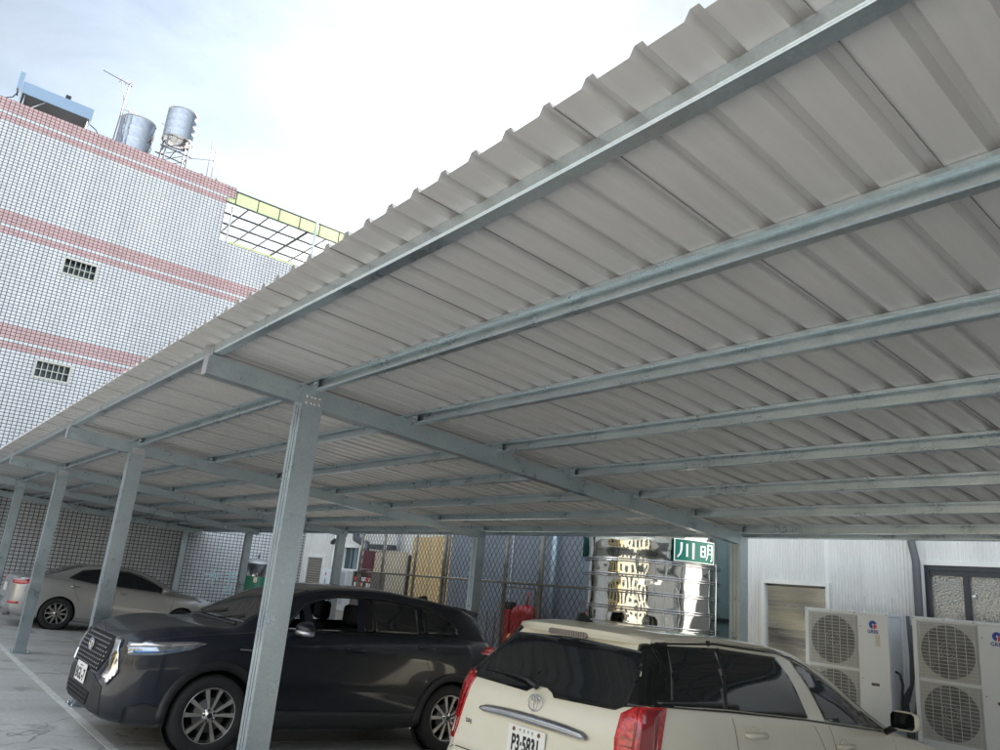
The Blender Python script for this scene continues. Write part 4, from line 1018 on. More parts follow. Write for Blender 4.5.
def set_sharp(o, ang=rad(38)):
    b = bmesh.new(); b.from_mesh(o.data); b.normal_update()
    for f in b.faces: f.smooth = True
    for e in b.edges: e.smooth = not (len(e.link_faces) == 2 and e.calc_face_angle(0) > ang)
    b.to_mesh(o.data); b.free()
class Car:
    def __init__(s, name, label, X, Y, flip, cat='car'):
        s.root = bpy.data.objects.new(name, None); C.objects.link(s.root); tag(s.root, label, cat)
        Mx = Matrix.Rotation(-math.atan(SLOPE), 4, 'X')
        if flip: Mx = Mx @ Matrix.Rotation(math.pi, 4, 'Z')
        s.root.matrix_world = Matrix.Translation((X, Y, gz(Y))) @ Mx
        s.bvh = None
    def put(s, m, name, material, parent=None, **k):
        return m.build(name, material, parent or s.root, world=False, **k)
    def setbvh(s, m): s.bvh = BVHTree.FromBMesh(m.bm)
    def project(s, p, d, off):
        p, d = Vector(p), Vector(d).normalized()
        hit, nor, i, dist = s.bvh.ray_cast(p-d*4, d)
        if hit is None: hit, nor, i, dist = s.bvh.find_nearest(p)
        if nor.dot(d) > 0: nor = -nor
        return hit+(nor*.5-d*.5).normalized()*off if nor.dot(-d) > .2 else hit-d*off
    def patch(s, poly, d, off=.004, rim=.006, div=.05, m=None):
        """lay a thin skin of the outline `poly` (3D points) on the body, looking along d"""
        d = Vector(d).normalized(); a = d.cross(Vector((0, 0, 1)))
        if a.length < .1: a = Vector((1, 0, 0))
        a.normalize(); b = a.cross(d).normalized()
        pts = [(Vector(p).dot(a), Vector(p).dot(b)) for p in poly]
        bm = bmesh.new(); bm.faces.new([bm.verts.new((x, y, 0)) for x, y in pts])
        lo = [min(p[i] for p in pts) for i in (0, 1)]; hi = [max(p[i] for p in pts) for i in (0, 1)]
        for ax, no in ((0, (1, 0, 0)), (1, (0, 1, 0))):
            k = int((hi[ax]-lo[ax])/div)
            for i in range(1, k+1):
                co = [0, 0, 0]; co[ax] = lo[ax]+(hi[ax]-lo[ax])*i/(k+1)
                bmesh.ops.bisect_plane(bm, geom=bm.verts[:]+bm.edges[:]+bm.faces[:], plane_co=co, plane_no=no)
        m = m or MB(); top = {}
        base = sum((Vector(p) for p in poly), Vector())/len(poly)
        dd = base.dot(d)
        for v in bm.verts: top[v] = m.bm.verts.new(s.project(a*v.co.x+b*v.co.y+d*dd, d, off))
        fs = []
        for f in bm.faces: fs.append(m.bm.faces.new([top[v] for v in f.verts]))
        for f in fs:
            f.normal_update(); f.smooth = True
            if f.normal.dot(d) > 0: f.normal_flip()
        if rim > 0:
            for e in [e for e in bm.edges if len(e.link_faces) == 1]:
                p, q = top[e.verts[0]], top[e.verts[1]]
                p2 = m.bm.verts.new(p.co+d*rim); q2 = m.bm.verts.new(q.co+d*rim); m.bm.faces.new((p, q, q2, p2))
        bm.free(); return m
    def line(s, pts, d, w=.003, off=.0012, m=None, seg=.04):
        """a narrow strip following the body through pts"""
        m = m or MB(); d = Vector(d).normalized(); P = []
        for p, q in zip(pts, pts[1:]):
            p, q = Vector(p), Vector(q); k = max(1, int((q-p).length/seg))
            P += [p.lerp(q, i/k) for i in range(k)]
        P.append(Vector(pts[-1]))
        Q = list(P)
        for i, p in enumerate(Q):
            t = (Q[min(i+1, len(Q)-1)]-Q[max(i-1, 0)]).normalized(); n = t.cross(d).normalized()*w
            P[i] = (p+n, p-n)
        V = [(m.bm.verts.new(s.project(a, d, off)), m.bm.verts.new(s.project(b, d, off))) for a, b in P]
        for (a, b), (c, e) in zip(V, V[1:]):
            f = m.bm.faces.new((a, b, e, c)); f.normal_update()
            if f.normal.dot(d) > 0: f.normal_flip()
        return m
    def wheel(s, side, u, z, r, rr, style, rimmat, w=.215, steer=0):
        sx = side
        M = Matrix.Translation((sx, u, z)) @ Matrix.Rotation(rad(90 if sx > 0 else -90), 4, 'Y')   # local z points outwards
        if steer: M = Matrix.Translation((sx, u, z)) @ Matrix.Rotation(steer, 4, 'Z') @ Matrix.Rotation(rad(90 if sx > 0 else -90), 4, 'Y')
        m = MB(); m.lathe([(0, -.05), (rr*.62, -.05), (rr*.62, -.035), (rr*.2, -.03), (rr*.2, -.02), (0, -.02)], 32, M)
        m.lathe([(rr*.97, -w+.03), (rr*.93, -w*.5), (rr*.90, -.05), (rr*.97, -.008)], 40, M); m.lathe([(rr*.97, -w+.03), (0, -w+.04)], 40, M)
        wh = s.put(m, 'wheel', mat('wheel_inner', (.10, .10, .10), .5, .7))
        m = MB(); m.lathe([(rr*.985, -w+.02), (rr+.02, -w), (r*.93, -w-.003), (r*.985, -w+.02), (r, -w+.05), (r, -.05), (r*.985, -.018), (r*.93, .003), (rr+.05, .007), (rr+.02, .002), (rr*1.0, -.012), (rr*.985, -.03)], 56, M)
        s.put(m, 'tyre', RUBBER, wh)
        m = MB(); m.lathe([(rr*.90, -.045), (rr*.955, -.02), (rr*.99, -.004), (rr*1.01, -.008), (rr*1.0, -.03)], 56, M)
        def spoke(a, r0, r1, w0, w1, z0, z1, tw=0.0):
            Q = M @ Matrix.Rotation(a, 4, 'Z')
            pr = [(-w0, r0), (w0, r0), (w1+tw, r1), (-w1+tw, r1)]
            vs = []
            for (x, y), zz in zip(pr, (z0, z0, z1, z1)):
                vs.append((m.bm.verts.new(Q @ Vector((x, y, zz))), m.bm.verts.new(Q @ Vector((x*1.15, y, zz-.028))), m.bm.verts.new(Q @ Vector((x*.86, y, zz+.004)))))
            t = [v[2] for v in vs]; mid = [v[0] for v in vs]; bo = [v[1] for v in vs]
            m.bm.faces.new(t)
            for i in range(4):
                m.bm.faces.new((t[i], t[(i+1) % 4], mid[(i+1) % 4], mid[i])); m.bm.faces.new((mid[i], mid[(i+1) % 4], bo[(i+1) % 4], bo[i]))
        if style == 'ten':
            for k in range(10):
                a = 2*math.pi*k/10+(.07 if k % 2 else -.07)
                for q in (-1, 1): spoke(a+q*.055, .045, rr*.955, .0075, .0125, -.020, -.008, tw=(.010 if k % 2 else -.010)+.004*q)
                spoke(a, .045, rr*.90, .012, .018, -.034, -.026, tw=(.010 if k % 2 else -.010))
        else:
            for k in range(10):
                for q in (-1, 1): spoke(2*math.pi*k/10+q*.10, .05, rr*.95, .0065, .009, -.022, -.010, tw=.008*q)
        m.lathe([(0, -.004), (.026, -.005), (.032, -.014), (.058, -.018), (.066, -.045)], 30, M)
        bmesh.ops.recalc_face_normals(m.bm, faces=m.bm.faces)
        s.put(m, 'rim', rimmat, wh)
        m = MB()
        for k in range(5):
            a = 2*math.pi*k/5+.2; m.lathe([(0, -.008), (.009, -.009), (.011, -.02)], 8, M @ Matrix.Translation((.047*math.cos(a), .047*math.sin(a), 0)))
        m.lathe([(0, -.0015), (.022, -.0025), (.024, -.006)], 20, M)
        s.put(m, 'wheel_nuts', mat('nut_dark', (.05, .05, .055), .35, .9), wh)
    def arches(s, body, us, r, w, z):
        cm = MB()
        for u, rz in us:
            for sg in (-1, 1):
                cm.lathe([(0, -.16), (r, -.16), (r, .30), (0, .30)], 48, Matrix.Translation((sg*w, u, rz)) @ Matrix.Rotation(rad(90), 4, 'Y') if sg > 0 else Matrix.Translation((sg*w, u, rz)) @ Matrix.Rotation(rad(-90), 4, 'Y'))
        bmesh.ops.remove_doubles(cm.bm, verts=cm.bm.verts, dist=1e-5); bmesh.ops.recalc_face_normals(cm.bm, faces=cm.bm.faces)
        c = s.put(cm, 'cut', None); bpy.context.view_layer.update(); boolean_diff(body, c)
        for u, rz in us:
            for sg in (-1, 1):
                m = MB(); Mq = Matrix.Translation((sg*w, u, rz)) @ Matrix.Rotation(rad(90*sg), 4, 'Y'); m.lathe([(r-.003, .02-.10), (r-.003, -.155), (0, -.155)], 32, Mq)
                s.put(m, 'wheel_well', mat('wheel_well_dark', (.01, .01, .01), .9), body)
def arc(cu, cz, r, a0, a1, n, x):
    return [(x, cu+r*math.cos(rad(a0+(a1-a0)*i/n)), cz+r*math.sin(rad(a0+(a1-a0)*i/n))) for i in range(n+1)]
def ell_emblem(m, M, w, h, r=.0035):
    """three joined ovals"""
    def oval(rx, ry, cx=0, cy=0, rr=r): m.tube([M @ Vector((cx+rx*math.cos(a*math.pi/14), cy+ry*math.sin(a*math.pi/14), 0)) for a in range(28)], rr, 6, closed=True)
    oval(w, h); oval(w*.62, h*.30, 0, h*.58-.0*h, r*.9); oval(w*.26, h*.80, 0, -h*.12, r*.9)
CHR = CHROME
REDG = mat('red_lamp_glass', (.62, .014, .016), .12, coat=1.0, spec=.6, var=.75, vscale=38, bump=.5, bscale=70)
REDD = mat('dark_red_lamp', (.22, .008, .012), .10, coat=1.0)
PLATE = mat('plate_white', (.78, .78, .75), .4); INK = mat('plate_ink', (.015, .016, .02), .5)
HLG = mat('headlamp_glass', (.30, .33, .37), .06, .8, coat=1.0); HLS = mat('headlamp_silver', (.72, .72, .72), .12, 1.0)
SEAM = mat('seam_dark', (.008, .008, .009), .7)
GLASSD = mat('tinted_glass', (.010, .012, .014), .04, spec=.6)

# ---------------------------------------------------------------- dark grey SUV
def suv():
    c = Car('suv', 'dark grey SUV parked nose out behind the nearest carport post', -8.08, 4.03, True)
    PAINT = mat('charcoal_paint', (.007, .010, .018), .30, .0, coat=.5, spec=.35)
    CLAD = mat('cladding_grey', (.020, .021, .024), .55, bump=.1, bscale=200)
    T = pchip([(-2.06, .72), (-2.04, .86), (-2.01, 1.0), (-1.97, 1.10), (-1.90, 1.21), (-1.80, 1.36), (-1.73, 1.445), (-1.5, 1.51), (-1.0, 1.565), (-.4, 1.60), (.1, 1.575), (.40, 1.525), (.66, 1.43), (.86, 1.31), (1.05, 1.19), (1.20, 1.10), (1.32, 1.085), (1.5, 1.085), (1.7, 1.07), (1.95, 1.015), (2.08, .965), (2.16, .90), (2.21, .80), (2.25, .62)])
    B = pchip([(-2.02, .96), (-1.9, 1.10), (-1.7, 1.155), (-1.0, 1.165), (0, 1.14), (.66, 1.105), (1.15, 1.055), (1.6, 1.00), (1.95, .94), (2.15, .85), (2.25, .58)])
    F = pchip([(-2.07, .42), (-1.95, .30), (-1.6, .24), (0, .22), (1.6, .22), (2.0, .24), (2.18, .27), (2.25, .34)])
    W = pchip([(-2.07, .70), (-2.02, .78), (-1.93, .845), (-1.75, .885), (-1.4, .905), (0, .895), (1.3, .905), (1.7, .895), (1.95, .86), (2.08, .79), (2.17, .68), (2.22, .57), (2.25, .48)])
    R = pchip([(-2.07, .60), (-1.92, .64), (-1.74, .56), (-1.5, .585), (-.5, .615), (.3, .60), (.7, .62), (1.0, .70), (1.25, .76), (1.7, .74), (2.05, .62), (2.2, .46), (2.25, .40)])
    us = [-2.07+.0125*i for i in range(32)]+[-1.66+.06*i for i in range(60)]; us = [u for u in us if u < 1.78]+[1.78+.0235*i for i in range(21)]
    m = car_body(T, B, F, W, R, us, crease=.012); c.setbvh(m)
    body = c.put(m, 'body', PAINT)
    c.arches(body, [(1.33, .345), (-1.31, .345)], .385, .86, 0)
    # cabin hollow and open front windows
    k = MB()
    zs = [(.62, .66, -1.5, .70), (1.12, .70, -1.55, .78), (1.47, .52, -1.2, .36)]
    rg = []
    for z, hw, u0, u1 in zs: rg.append([k.bm.verts.new(p) for p in ((-hw, u0, z), (hw, u0, z), (hw, u1, z), (-hw, u1, z))])
    for A, Bq in zip(rg, rg[1:]):
        for i in range(4): k.bm.faces.new((A[i], A[(i+1) % 4], Bq[(i+1) % 4], Bq[i]))
    k.bm.faces.new(rg[0][::-1]); k.bm.faces.new(rg[-1]); bmesh.ops.recalc_face_normals(k.bm, faces=k.bm.faces)
    cut = c.put(k, 'cut', None); bpy.context.view_layer.update(); boolean_diff(body, cut)
    FW = [(.44, 1.135), (-.12, 1.15), (-.165, 1.475), (.15, 1.455), (.36, 1.405), (.46, 1.36)]
    TR = [(.74, 1.125), (.52, 1.13), (.545, 1.315)]
    for poly in (FW, TR):
        k = MB(); k.prism(poly, 'x', -1.2, 1.2); cut = c.put(k, 'cut', None); bpy.context.view_layer.update(); boolean_diff(body, cut)
    k = MB(); k.prism([(-.24, 1.17), (-.27, 1.465), (-.80, 1.445), (-.78, 1.19)], 'x', .2, 1.2); cut = c.put(k, 'cut', None); bpy.context.view_layer.update(); boolean_diff(body, cut)
    set_sharp(body)
    body.data.materials.clear(); body.data.materials.append(PAINT)
    INT = mat('cabin_black', (.014, .014, .016), .8)
    # seats
    for v in (-.36, .36):
        m = MB(); m.box((v-.25, -.10, .45), (v+.25, .38, .62), bev=.05); m.box((v-.24, -.30, .55), (v+.24, -.14, 1.16), Matrix.Rotation(rad(8), 4, 'X') if False else None, bev=.06)
        st = c.put(m, 'seat', INT)
        m = MB(); m.box((v-.13, -.27, 1.19), (v+.13, -.15, 1.40), bev=.045); m.tube([(v-.05, -.2, 1.1), (v-.05, -.2, 1.25)], .008, 6); m.tube([(v+.05, -.2, 1.1), (v+.05, -.2, 1.25)], .008, 6); c.put(m, 'headrest', INT, st)
    m = MB(); m.tube([(-.36+.17*math.cos(a*math.pi/10), .42-.05*math.sin(a*math.pi/10), .98+.17*math.sin(a*math.pi/10)) for a in range(20)], .014, 6, closed=True); c.put(m, 'steering_wheel', INT)
    m = MB(); m.box((-.7, .45, .7), (.7, .95, 1.02), bev=.05); c.put(m, 'dashboard', INT)
    L = (1, 0, 0); Rr = (-1, 0, 0)
    def sides(poly, name, material, off=.004, rim=.008, parent=None, only=None):
        out = None
        for sx in (-1, 1):
            if only and sx != only: continue
            out = c.put(c.patch([(sx, u, z) for u, z in poly], L if sx < 0 else Rr, off, rim), name, material, parent)
        return out
    sides([(-.27, 1.155), (-.27, 1.475), (-.55, 1.475), (-.83, 1.455), (-.80, 1.175)], 'rear_door_window', GLASSD, only=-1)
    sides([(-.93, 1.185), (-.90, 1.45), (-1.10, 1.425), (-1.25, 1.36), (-1.37, 1.26), (-1.34, 1.20)], 'quarter_window', GLASSD)
    sides([(-.13, 1.15), (-.175, 1.48), (-.255, 1.48), (-.255, 1.155)], 'pillar_trim', mat('gloss_black', (.008, .008, .009), .12), .003)
    sides([(-.84, 1.175), (-.85, 1.46), (-.895, 1.45), (-.915, 1.185)], 'pillar_trim', mat('gloss_black', (.008, .008, .009), .12), .003)
    for sx, dq in ((-1, L), (1, Rr)): c.put(c.line([(sx, .76, 1.11), (sx, 0, 1.135), (sx, -1.35, 1.19)], dq, .007, .004), 'window_sill_trim', mat('gloss_black', (.008, .008, .009), .12))
    m = c.line([(-1, .75, 1.15), (-1, .5, 1.37), (-1, .15, 1.475), (-1, -.4, 1.50), (-1, -.95, 1.47), (-1, -1.2, 1.40)], L, .006, .005); c.put(m, 'roof_trim', mat('satin_trim', (.10, .10, .11), .3, .8))
    # windscreen, rear glass
    D = (0, -1, -.55)
    c.put(c.patch([(-.68, 1.10, 1.12), (.68, 1.10, 1.12), (.53, .44, 1.50), (0, .42, 1.52), (-.53, .44, 1.50)], D, .004, .006), 'windscreen', GLASSD)
    c.put(c.patch([(-.60, -1.95, 1.13), (.60, -1.95, 1.13), (.50, -1.78, 1.40), (-.50, -1.78, 1.40)], (0, 1, -.2), .004, .006), 'rear_window', GLASSD)
    m = MB()
    for a, b_ in (((.55, 1.14), (.05, 1.20)), ((-.05, 1.14), (-.5, 1.17))):
        p = c.project((a[0], 1.12, 1.10), D, .02); q = c.project((b_[0], 1.0, b_[1]), D, .016); m.tube([p, q], .008, 6)
    c.put(m, 'wiper', DARK)
    m = MB(); m.tube([c.project((-.62+.1*i, 1.14-.002*i, 1.10), D, .006) for i in range(13)], .018, 6); c.put(m, 'cowl', DARK)
    # cladding: arches, sills, bumpers
    for u0 in (1.33, -1.31):
        for sx in (-1, 1):
            m = MB(); a0, a1 = (-8, 196)
            outer = arc(u0, .345, .465, a0, a1, 22, sx); inner = arc(u0, .345, .388, a1, a0, 22, sx)
            n = len(outer)
            for i in range(n-1):
                q = [outer[i], outer[i+1], inner[n-2-i], inner[n-1-i]]
                c.patch(q, L if sx < 0 else Rr, .012, .02, .2, m)
            bmesh.ops.remove_doubles(m.bm, verts=m.bm.verts, dist=.0005)
            c.put(m, 'wheel_arch_cladding', CLAD, body)
    sides([(.90, .23), (.90, .40), (-.85, .40), (-.85, .23)], 'sill_cladding', CLAD, .010, .02)
    sides([(1.74, .24), (1.74, .40), (1.92, .44), (2.05, .40), (2.05, .25)], 'bumper_cladding', CLAD, .006, .01)
    sides([(-1.70, .28), (-1.70, .50), (-1.95, .55), (-1.95, .34)], 'bumper_cladding', CLAD, .006, .01)
    # lower front: dark cladding and intake
    Fd = (0, -1, 0)
    c.put(c.patch([(-.62, 2.2, .30), (.62, 2.2, .30), (.60, 2.2, .52), (.42, 2.2, .60), (-.42, 2.2, .60), (-.60, 2.2, .52)], Fd, .006, .01), 'lower_bumper', CLAD)
    m = c.patch([(-.38, 2.2, .34), (.38, 2.2, .34), (.44, 2.2, .45), (-.44, 2.2, .45)], Fd, .010, .004); it = c.put(m, 'lower_intake', BLACKGAP)
    m = MB()
    for z in (.36, .395, .43): c.line([(-.40, 2.2, z), (.40, 2.2, z)], Fd, .005, .018, m)
    c.put(m, 'intake_slats', CLAD, it)
    # grille
    G = [(-.40, .915), (.40, .915), (.52, .86), (.55, .76), (.44, .62), (-.44, .62), (-.55, .76), (-.52, .86)]
    g = c.put(c.patch([(v, 2.2, z) for v, z in G], Fd, .006, .01), 'grille', BLACKGAP)
    m = MB()
    for j in range(8):
        z = .648+j*.034
        hw = .44+(.10 if z < .76 else .10-(z-.76)*.75)*min(1, (z-.60)/.14) if z < .76 else .53-(z-.76)*.6
        n = int(2*hw/.064)
        for i in range(n):
            v = -hw+.03+(i+(.5 if j % 2 else 0))*.064
            if abs(v) > hw-.02: continue
            c.patch([(v-.015, 2.2, z-.006), (v+.015, 2.2, z-.006), (v+.011, 2.2, z+.007), (v-.011, 2.2, z+.007)], Fd, .014, .0, .1, m)
    c.put(m, 'grille_studs', mat('satin_silver', (.50, .52, .56), .25, .9), g)
    m = MB(); p = c.project((0, 2.2, .80), Fd, .030); ell_emblem(m, Matrix.Translation(p) @ Matrix.Rotation(rad(90), 4, 'X'), .075, .052, .006); c.put(m, 'emblem', CHR, g)
    for sx in (-1, 1):
        dd = Vector((-sx*.55, -1, 0))
        m = c.patch([(sx*.50, 2.15, .905), (sx*.58, 2.1, .91), (sx*.665, 2.1, .80), (sx*.715, 2.1, .66), (sx*.615, 2.12, .545), (sx*.545, 2.15, .61), (sx*.61, 2.15, .70), (sx*.555, 2.15, .85)], dd, .018, .02, .03)
        c.put(m, 'chrome_blade', CHR)
        # headlamp
        dd = Vector((-sx*1, -.85, 0))
        hp = [(sx*.66, 2.08, .90), (sx*.80, 1.90, .925), (sx*.88, 1.60, .955), (sx*.90, 1.50, .945), (sx*.885, 1.62, .885), (sx*.84, 1.85, .825), (sx*.70, 2.05, .80)]
        h = c.put(c.patch(hp, dd, .006, .01, .04), 'headlamp', HLG)
        m = c.patch([(sx*.665, 2.07, .895), (sx*.80, 1.90, .915), (sx*.885, 1.56, .945), (sx*.88, 1.60, .925), (sx*.80, 1.90, .885), (sx*.67, 2.07, .868)], dd, .010, .003, .04); c.put(m, 'light_bar', HLS, h)
        m = c.patch([(sx*.72, 2.02, .845), (sx*.84, 1.84, .855), (sx*.875, 1.66, .89), (sx*.87, 1.70, .872), (sx*.82, 1.88, .838), (sx*.72, 2.02, .825)], dd, .010, .003, .04); c.put(m, 'lamp_edge', mat('blue_lamp_edge', (.10, .22, .45), .1, .6), h)
        # tail lamp
        tl = c.put(c.patch([(sx*.72, -1.99, 1.10), (sx*.82, -1.88, 1.115), (sx*.875, -1.78, 1.11), (sx*.89, -1.66, 1.03), (sx*.87, -1.85, 1.015), (sx*.72, -2.0, 1.0)], Vector((-sx, .8, 0)), .008, .012, .04), 'tail_lamp', REDG)
        m = c.patch([(sx*.73, -1.97, 1.09), (sx*.40, -2.0, 1.09), (sx*.40, -2.0, 1.05), (sx*.73, -1.98, 1.05)], Vector((-sx*.2, 1, 0)), .006, .01, .04); c.put(m, 'tail_lamp_strip', REDD, tl)
    # number plate
    p = c.project((0, 2.2, .56), Fd, .02)
    M = Matrix.Translation(p) @ Matrix.Rotation(rad(180), 4, 'Z') @ Matrix.Rotation(rad(90), 4, 'X')
    m = MB(); m.box((-.19, -.08, -.006), (.19, .08, .0), M, bev=.002); pl = c.put(m, 'number_plate', PLATE)
    m = MB(); m.text('BGL-7', .13, M @ Matrix.Translation((0, -.018, .001)), .0008, bold=.003); m.box((-.06, .052, 0), (.06, .060, .001), M); c.put(m, 'plate_lettering', INK, pl)
    # mirrors
    for sx in (-1, 1):
        m = MB(); M = Matrix.Translation((sx*1.0, .60, 1.13))
        b = bmesh.ops.create_uvsphere(m.bm, u_segments=24, v_segments=14, radius=1)
        for v in b['verts']:
            x, y, z = v.co
            y2 = y if y > 0 else y*.45
            v.co = Vector((sx*1.0+x*.135, .60+y2*.11, 1.145+z*.075))
        for f in m.bm.faces: f.smooth = True
        mi = c.put(m, 'wing_mirror', PAINT)
        m = MB(); b = bmesh.ops.create_uvsphere(m.bm, u_segments=24, v_segments=10, radius=1)
        for v in b['verts']:
            x, y, z = v.co; y2 = y if y > 0 else y*.45
            v.co = Vector((sx*1.0+x*.140, .602+y2*.116, 1.115+max(-.4, min(.28, z))*.075))
        for f in m.bm.faces: f.smooth = True
        c.put(m, 'mirror_trim', mat('satin_silver', (.50, .52, .56), .25, .9), mi)
        m = MB(); m.tube([(sx*.84, .62, 1.09), (sx*.95, .61, 1.10)], .02, 8); c.put(m, 'mirror_arm', DARK, mi)
    # seams and handles
    m = MB()
    for sx, d in ((-1, L), (1, Rr)):
        for ln in ([(.95, 1.06), (.93, .80), (.90, .40)], [(-.12, 1.14), (-.10, .80), (-.10, .42)], [(-.86, 1.17), (-.92, .90), (-1.0, .78)], [(.90, .43), (-.85, .43)], [(1.15, 1.04), (1.5, .985), (1.68, .90)], [(-1.65, 1.02), (-1.2, 1.03)]):
            c.line([(sx, u, z) for u, z in ln], d, .0025, .001, m)
    c.line([(-.74, 1.25, 1.1), (-.70, 1.7, 1.05), (-.55, 2.05, 1.0), (0, 2.14, .95), (.55, 2.05, 1.0), (.70, 1.7, 1.05), (.74, 1.25, 1.1)], (0, 0, -1), .0025, .001, m)
    c.put(m, 'panel_gaps', SEAM, body)
    for sx in (-1, 1):
        for u, z in ((-.02, .985), (-.90, 1.045)):
            m = MB(); p = c.project((sx, u, z), L if sx < 0 else Rr, .028)
            m.tube([p+Vector((0, .10, 0))-Vector((sx*.024, 0, 0)), p+Vector((0, .07, 0)), p-Vector((0, .07, 0)), p-Vector((sx*.024, .10, 0))], [.009, .012, .012, .009], 8); c.put(m, 'door_handle', PAINT)
    m = MB(); c.line([(-1, 1.18, .915), (-1, 1.03, .915)], L, .006, .004, m); c.put(m, 'side_badge', mat('satin_silver', (.50, .52, .56), .25, .9))
    # spoiler, fin
    m = MB(); m.prism([(-1.45, 1.505), (-1.62, 1.492), (-1.79, 1.465), (-1.815, 1.448), (-1.80, 1.42), (-1.66, 1.37)], 'x', -.54, .54); c.put(m, 'spoiler', PAINT, autosmooth=rad(30))
    m = MB(); m.prism([(-1.22, 1.54), (-1.42, 1.515), (-1.40, 1.585), (-1.36, 1.59)], 'x', -.012, .012); c.put(m, 'roof_fin', DARK)
    RIM = mat('silver_alloy', (.68, .67, .65), .22, .95)
    for sx in (-1, 1):
        c.wheel(sx*.885, 1.33, .345, .345, .232, 'ten', RIM); c.wheel(sx*.885, -1.31, .345, .345, .232, 'ten', RIM)
    return c
suv()

